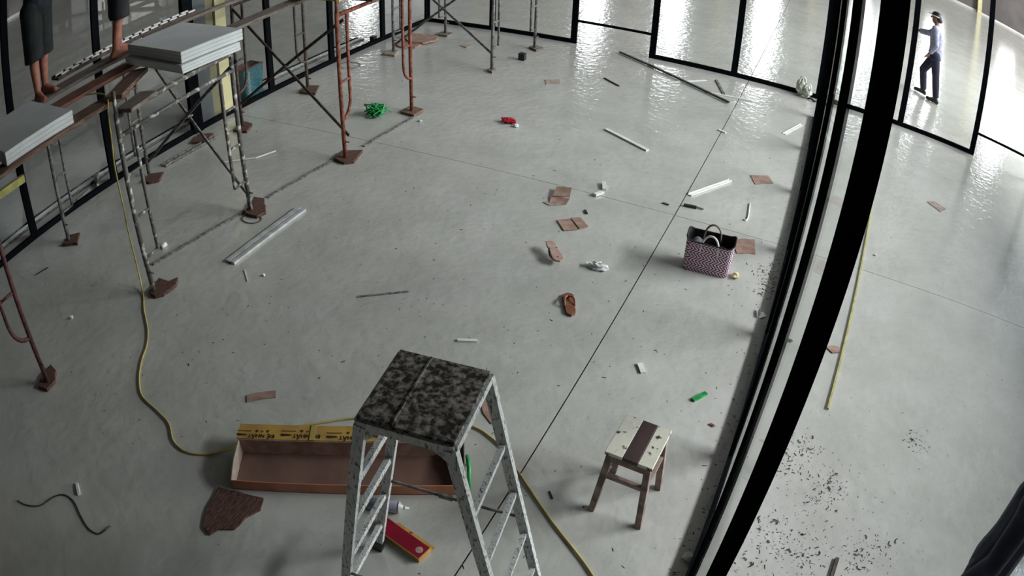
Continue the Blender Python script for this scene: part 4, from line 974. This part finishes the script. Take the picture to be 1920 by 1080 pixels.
    for s in (-1, 1):
        e = MB().ball(h + V(s * 0.030, 0.083, 0.036) * S, 0.011 * S, 8, 6).build('eye', EYEW, t, True, origin=(0, 0, 0))
        MB().ball(h + V(s * 0.030, 0.0915, 0.036) * S, 0.005 * S, 8, 6).build('pupil', HAIR, e, True, origin=(0, 0, 0))
    MB().capsule(h + V(-0.018, 0.086, -0.035) * S, h + V(0.018, 0.086, -0.035) * S, 0.006 * S, 0.006 * S, 8).build('mouth', LIP, t, True, origin=(0, 0, 0))
    hm = MB().ball(h + V(0, -0.012, 0.052) * S, (0.083 * S, 0.094 * S, 0.098 * S), 16, 12)
    hm.v = [(p[0], p[1] - max(0, (h.z + 0.07 * S) - p[2]) * 0.55, p[2]) for p in hm.v]
    hm.build('hair', HAIR, t, True, origin=(0, 0, 0))
    if hat:
        c = MB().ball(h + V(0, 0.0, 0.065) * S, (0.092 * S, 0.106 * S, 0.088 * S), 16, 10)
        c.v = [(p[0], p[1], max(p[2], h.z + 0.062 * S)) for p in c.v]
        c.build('cap', hat, t, True, origin=(0, 0, 0))
        MB().prism([h + V(x, y, 0.062) * S for x, y in ((-0.075, 0.06), (-0.055, 0.15), (0, 0.175), (0.055, 0.15), (0.075, 0.06))], 0.008).build('cap_brim', hat, t, origin=(0, 0, 0))
        MB().lathe(h + V(0, 0.002, 0.052) * S, h + V(0, 0.002, 0.072) * S, [(0, 0.101 * S), (1, 0.101 * S)], 20).build('cap_band', WHITE, t, True, origin=(0, 0, 0))
    # shirt
    g = 0.016 * S; s_ = MB()
    s_.capsule(P['pelvis'] + V(0, 0, 0.0), P['belly'], 0.132 * S + g, 0.12 * S + g).capsule(P['belly'], P['chest'], 0.12 * S + g, 0.13 * S + g)
    s_.capsule(P['shl'], P['shr'], 0.066 * S + g, 0.066 * S + g).capsule(P['chest'], P['chest'].lerp(P['neck'], 0.75), 0.10 * S + g, 0.055 * S + g * 0.6)
    for sd in 'lr':
        sh, el, wr = P['sh' + sd], P['el' + sd], P['wr' + sd]
        s_.capsule(sh, el, 0.056 * S + g, 0.046 * S + g)
        if sleeve == 'long': s_.lathe(el, el.lerp(wr, 0.93), [(-0.05, 0.046 * S + g), (0.5, 0.044 * S + g), (1, 0.036 * S + g)], 12)
    so = s_.build('shirt', shirt, t, True, origin=(0, 0, 0)); remesh(so, 0.012, 4)
    tr = MB(); tr.capsule(P['hil'], P['hir'], 0.10 * S + g, 0.10 * S + g)
    tr.capsule(P['pelvis'] + V(0, 0, 0.02), P['pelvis'] - V(0, 0, 0.02), 0.128 * S + g, 0.125 * S + g)
    for sd in 'lr':
        hi, kn, an = P['hi' + sd], P['kn' + sd], P['an' + sd]
        if short:
            tr.capsule(hi, hi.lerp(kn, 0.6), 0.095 * S + g, 0.092 * S + g)
            tr.lathe(hi.lerp(kn, 0.55), kn.lerp(an, 0.22), [(0, 0.09 * S + g), (0.6, 0.088 * S + g), (1, 0.092 * S + g)], 14)
        else:
            tr.capsule(hi, kn, 0.088 * S + g, 0.062 * S + g).lathe(kn, kn.lerp(an, 0.97), [(-0.1, 0.05 * S), (0, 0.062 * S + g), (0.4, 0.060 * S + g), (1, 0.050 * S + g)], 14)
    so = tr.build('trousers' if not short else 'shorts', trousers, t, True, origin=(0, 0, 0)); remesh(so, 0.012, 4)
    return t
LAV = mat('pale_lavender_shirt', (176, 174, 196), (150, 150, 176), rough=0.85, scale=16, lo=0.45, hi=0.55)
NAVY = mat('navy_trousers', (34, 32, 62), (26, 26, 48), rough=0.85, scale=10)
SHOE = mat('black_shoe', (22, 22, 28), (16, 16, 20), rough=0.5)
TEALSH = mat('dark_green_shorts', (30, 38, 38), (22, 28, 28), rough=0.85, scale=12)
NAVSH = mat('dark_navy_jacket', (38, 44, 56), (28, 33, 44), rough=0.85, scale=9)
BLKSH = mat('black_shorts', (32, 34, 38), (22, 24, 27), rough=0.85, scale=10)
DEEP = mat('deep_navy_workwear', (30, 32, 62), (17, 19, 36), rough=0.75, scale=7, bump=0.5)
# walking man in the hall
A, B = V(*(2.018, 12.302, 0)), V(*(2.316, 12.149, 0))
mid = (A + B) / 2; dr = (A - B); yaw = math.atan2(-dr.x, dr.y); half = dr.length / 2
hs = min(half, 0.36)
person('man in a cap, lavender shirt and navy trousers walking through the hall', (mid.x, mid.y, 0), yaw,
       dict(hil=(-0.085, -0.02, 0.84), hir=(0.085, 0.02, 0.84), pelvis=(0, 0, 0.88), belly=(0, 0.01, 1.03), chest=(0, 0.03, 1.25), neck=(0, 0.04, 1.41), head=(0, 0.07, 1.53),
            shl=(-0.17, 0.01, 1.35), shr=(0.17, 0.05, 1.35), knl=(-0.085, -0.10, 0.46), anl=(-0.085, -hs, 0.10), tol=(-0.095, -hs + 0.14, 0.03),
            knr=(0.085, 0.24, 0.47), anr=(0.085, hs, 0.09), tor=(0.095, hs + 0.14, 0.04),
            ell=(-0.24, -0.06, 1.09), wrl=(-0.22, 0.06, 0.88), elr=(0.20, 0.24, 1.18), wrr=(0.16, 0.46, 1.14)),
       LAV, NAVY, shoes=SHOE, hat=DARKPLASTIC)
# two workers on the scaffold
PLT = Z0 + 0.034
person('barefoot worker in dark green shorts and navy jacket standing on the plank', (-5.50, 2.52, PLT), math.radians(-75),
       dict(anl=(-0.08, -0.03, 0.08), tol=(-0.09, 0.11, 0.03), knl=(-0.09, 0.0, 0.46), anr=(0.10, 0.06, 0.08), tor=(0.13, 0.19, 0.03), knr=(0.10, 0.05, 0.46),
            ell=(-0.24, 0.10, 1.12), wrl=(-0.14, 0.30, 1.22), elr=(0.24, 0.10, 1.12), wrr=(0.14, 0.30, 1.25)), NAVSH, TEALSH, short=True)
person('barefoot worker in black shorts standing behind the larger foam stack', (-5.44, 3.46, PLT), math.radians(-25),
       dict(anl=(-0.07, 0.0, 0.08), tol=(-0.08, 0.14, 0.03), anr=(0.08, -0.06, 0.08), tor=(0.10, 0.08, 0.03),
            ell=(-0.24, 0.14, 1.14), wrl=(-0.12, 0.33, 1.2), elr=(0.24, 0.14, 1.14), wrr=(0.12, 0.33, 1.22)), BLKSH, BLKSH, short=True)
# person in dark workwear at the lower right corner
person('person in deep navy workwear cut off by the lower right picture corner', (1.47, 1.86, 0), math.radians(50),
       dict(pelvis=(0, 0, 0.88), ell=(-0.25, -0.02, 1.10), wrl=(-0.25, 0.05, 0.86), elr=(0.24, -0.05, 1.10), wrr=(0.25, -0.02, 0.86)), DEEP, DEEP, shoes=SHOE)
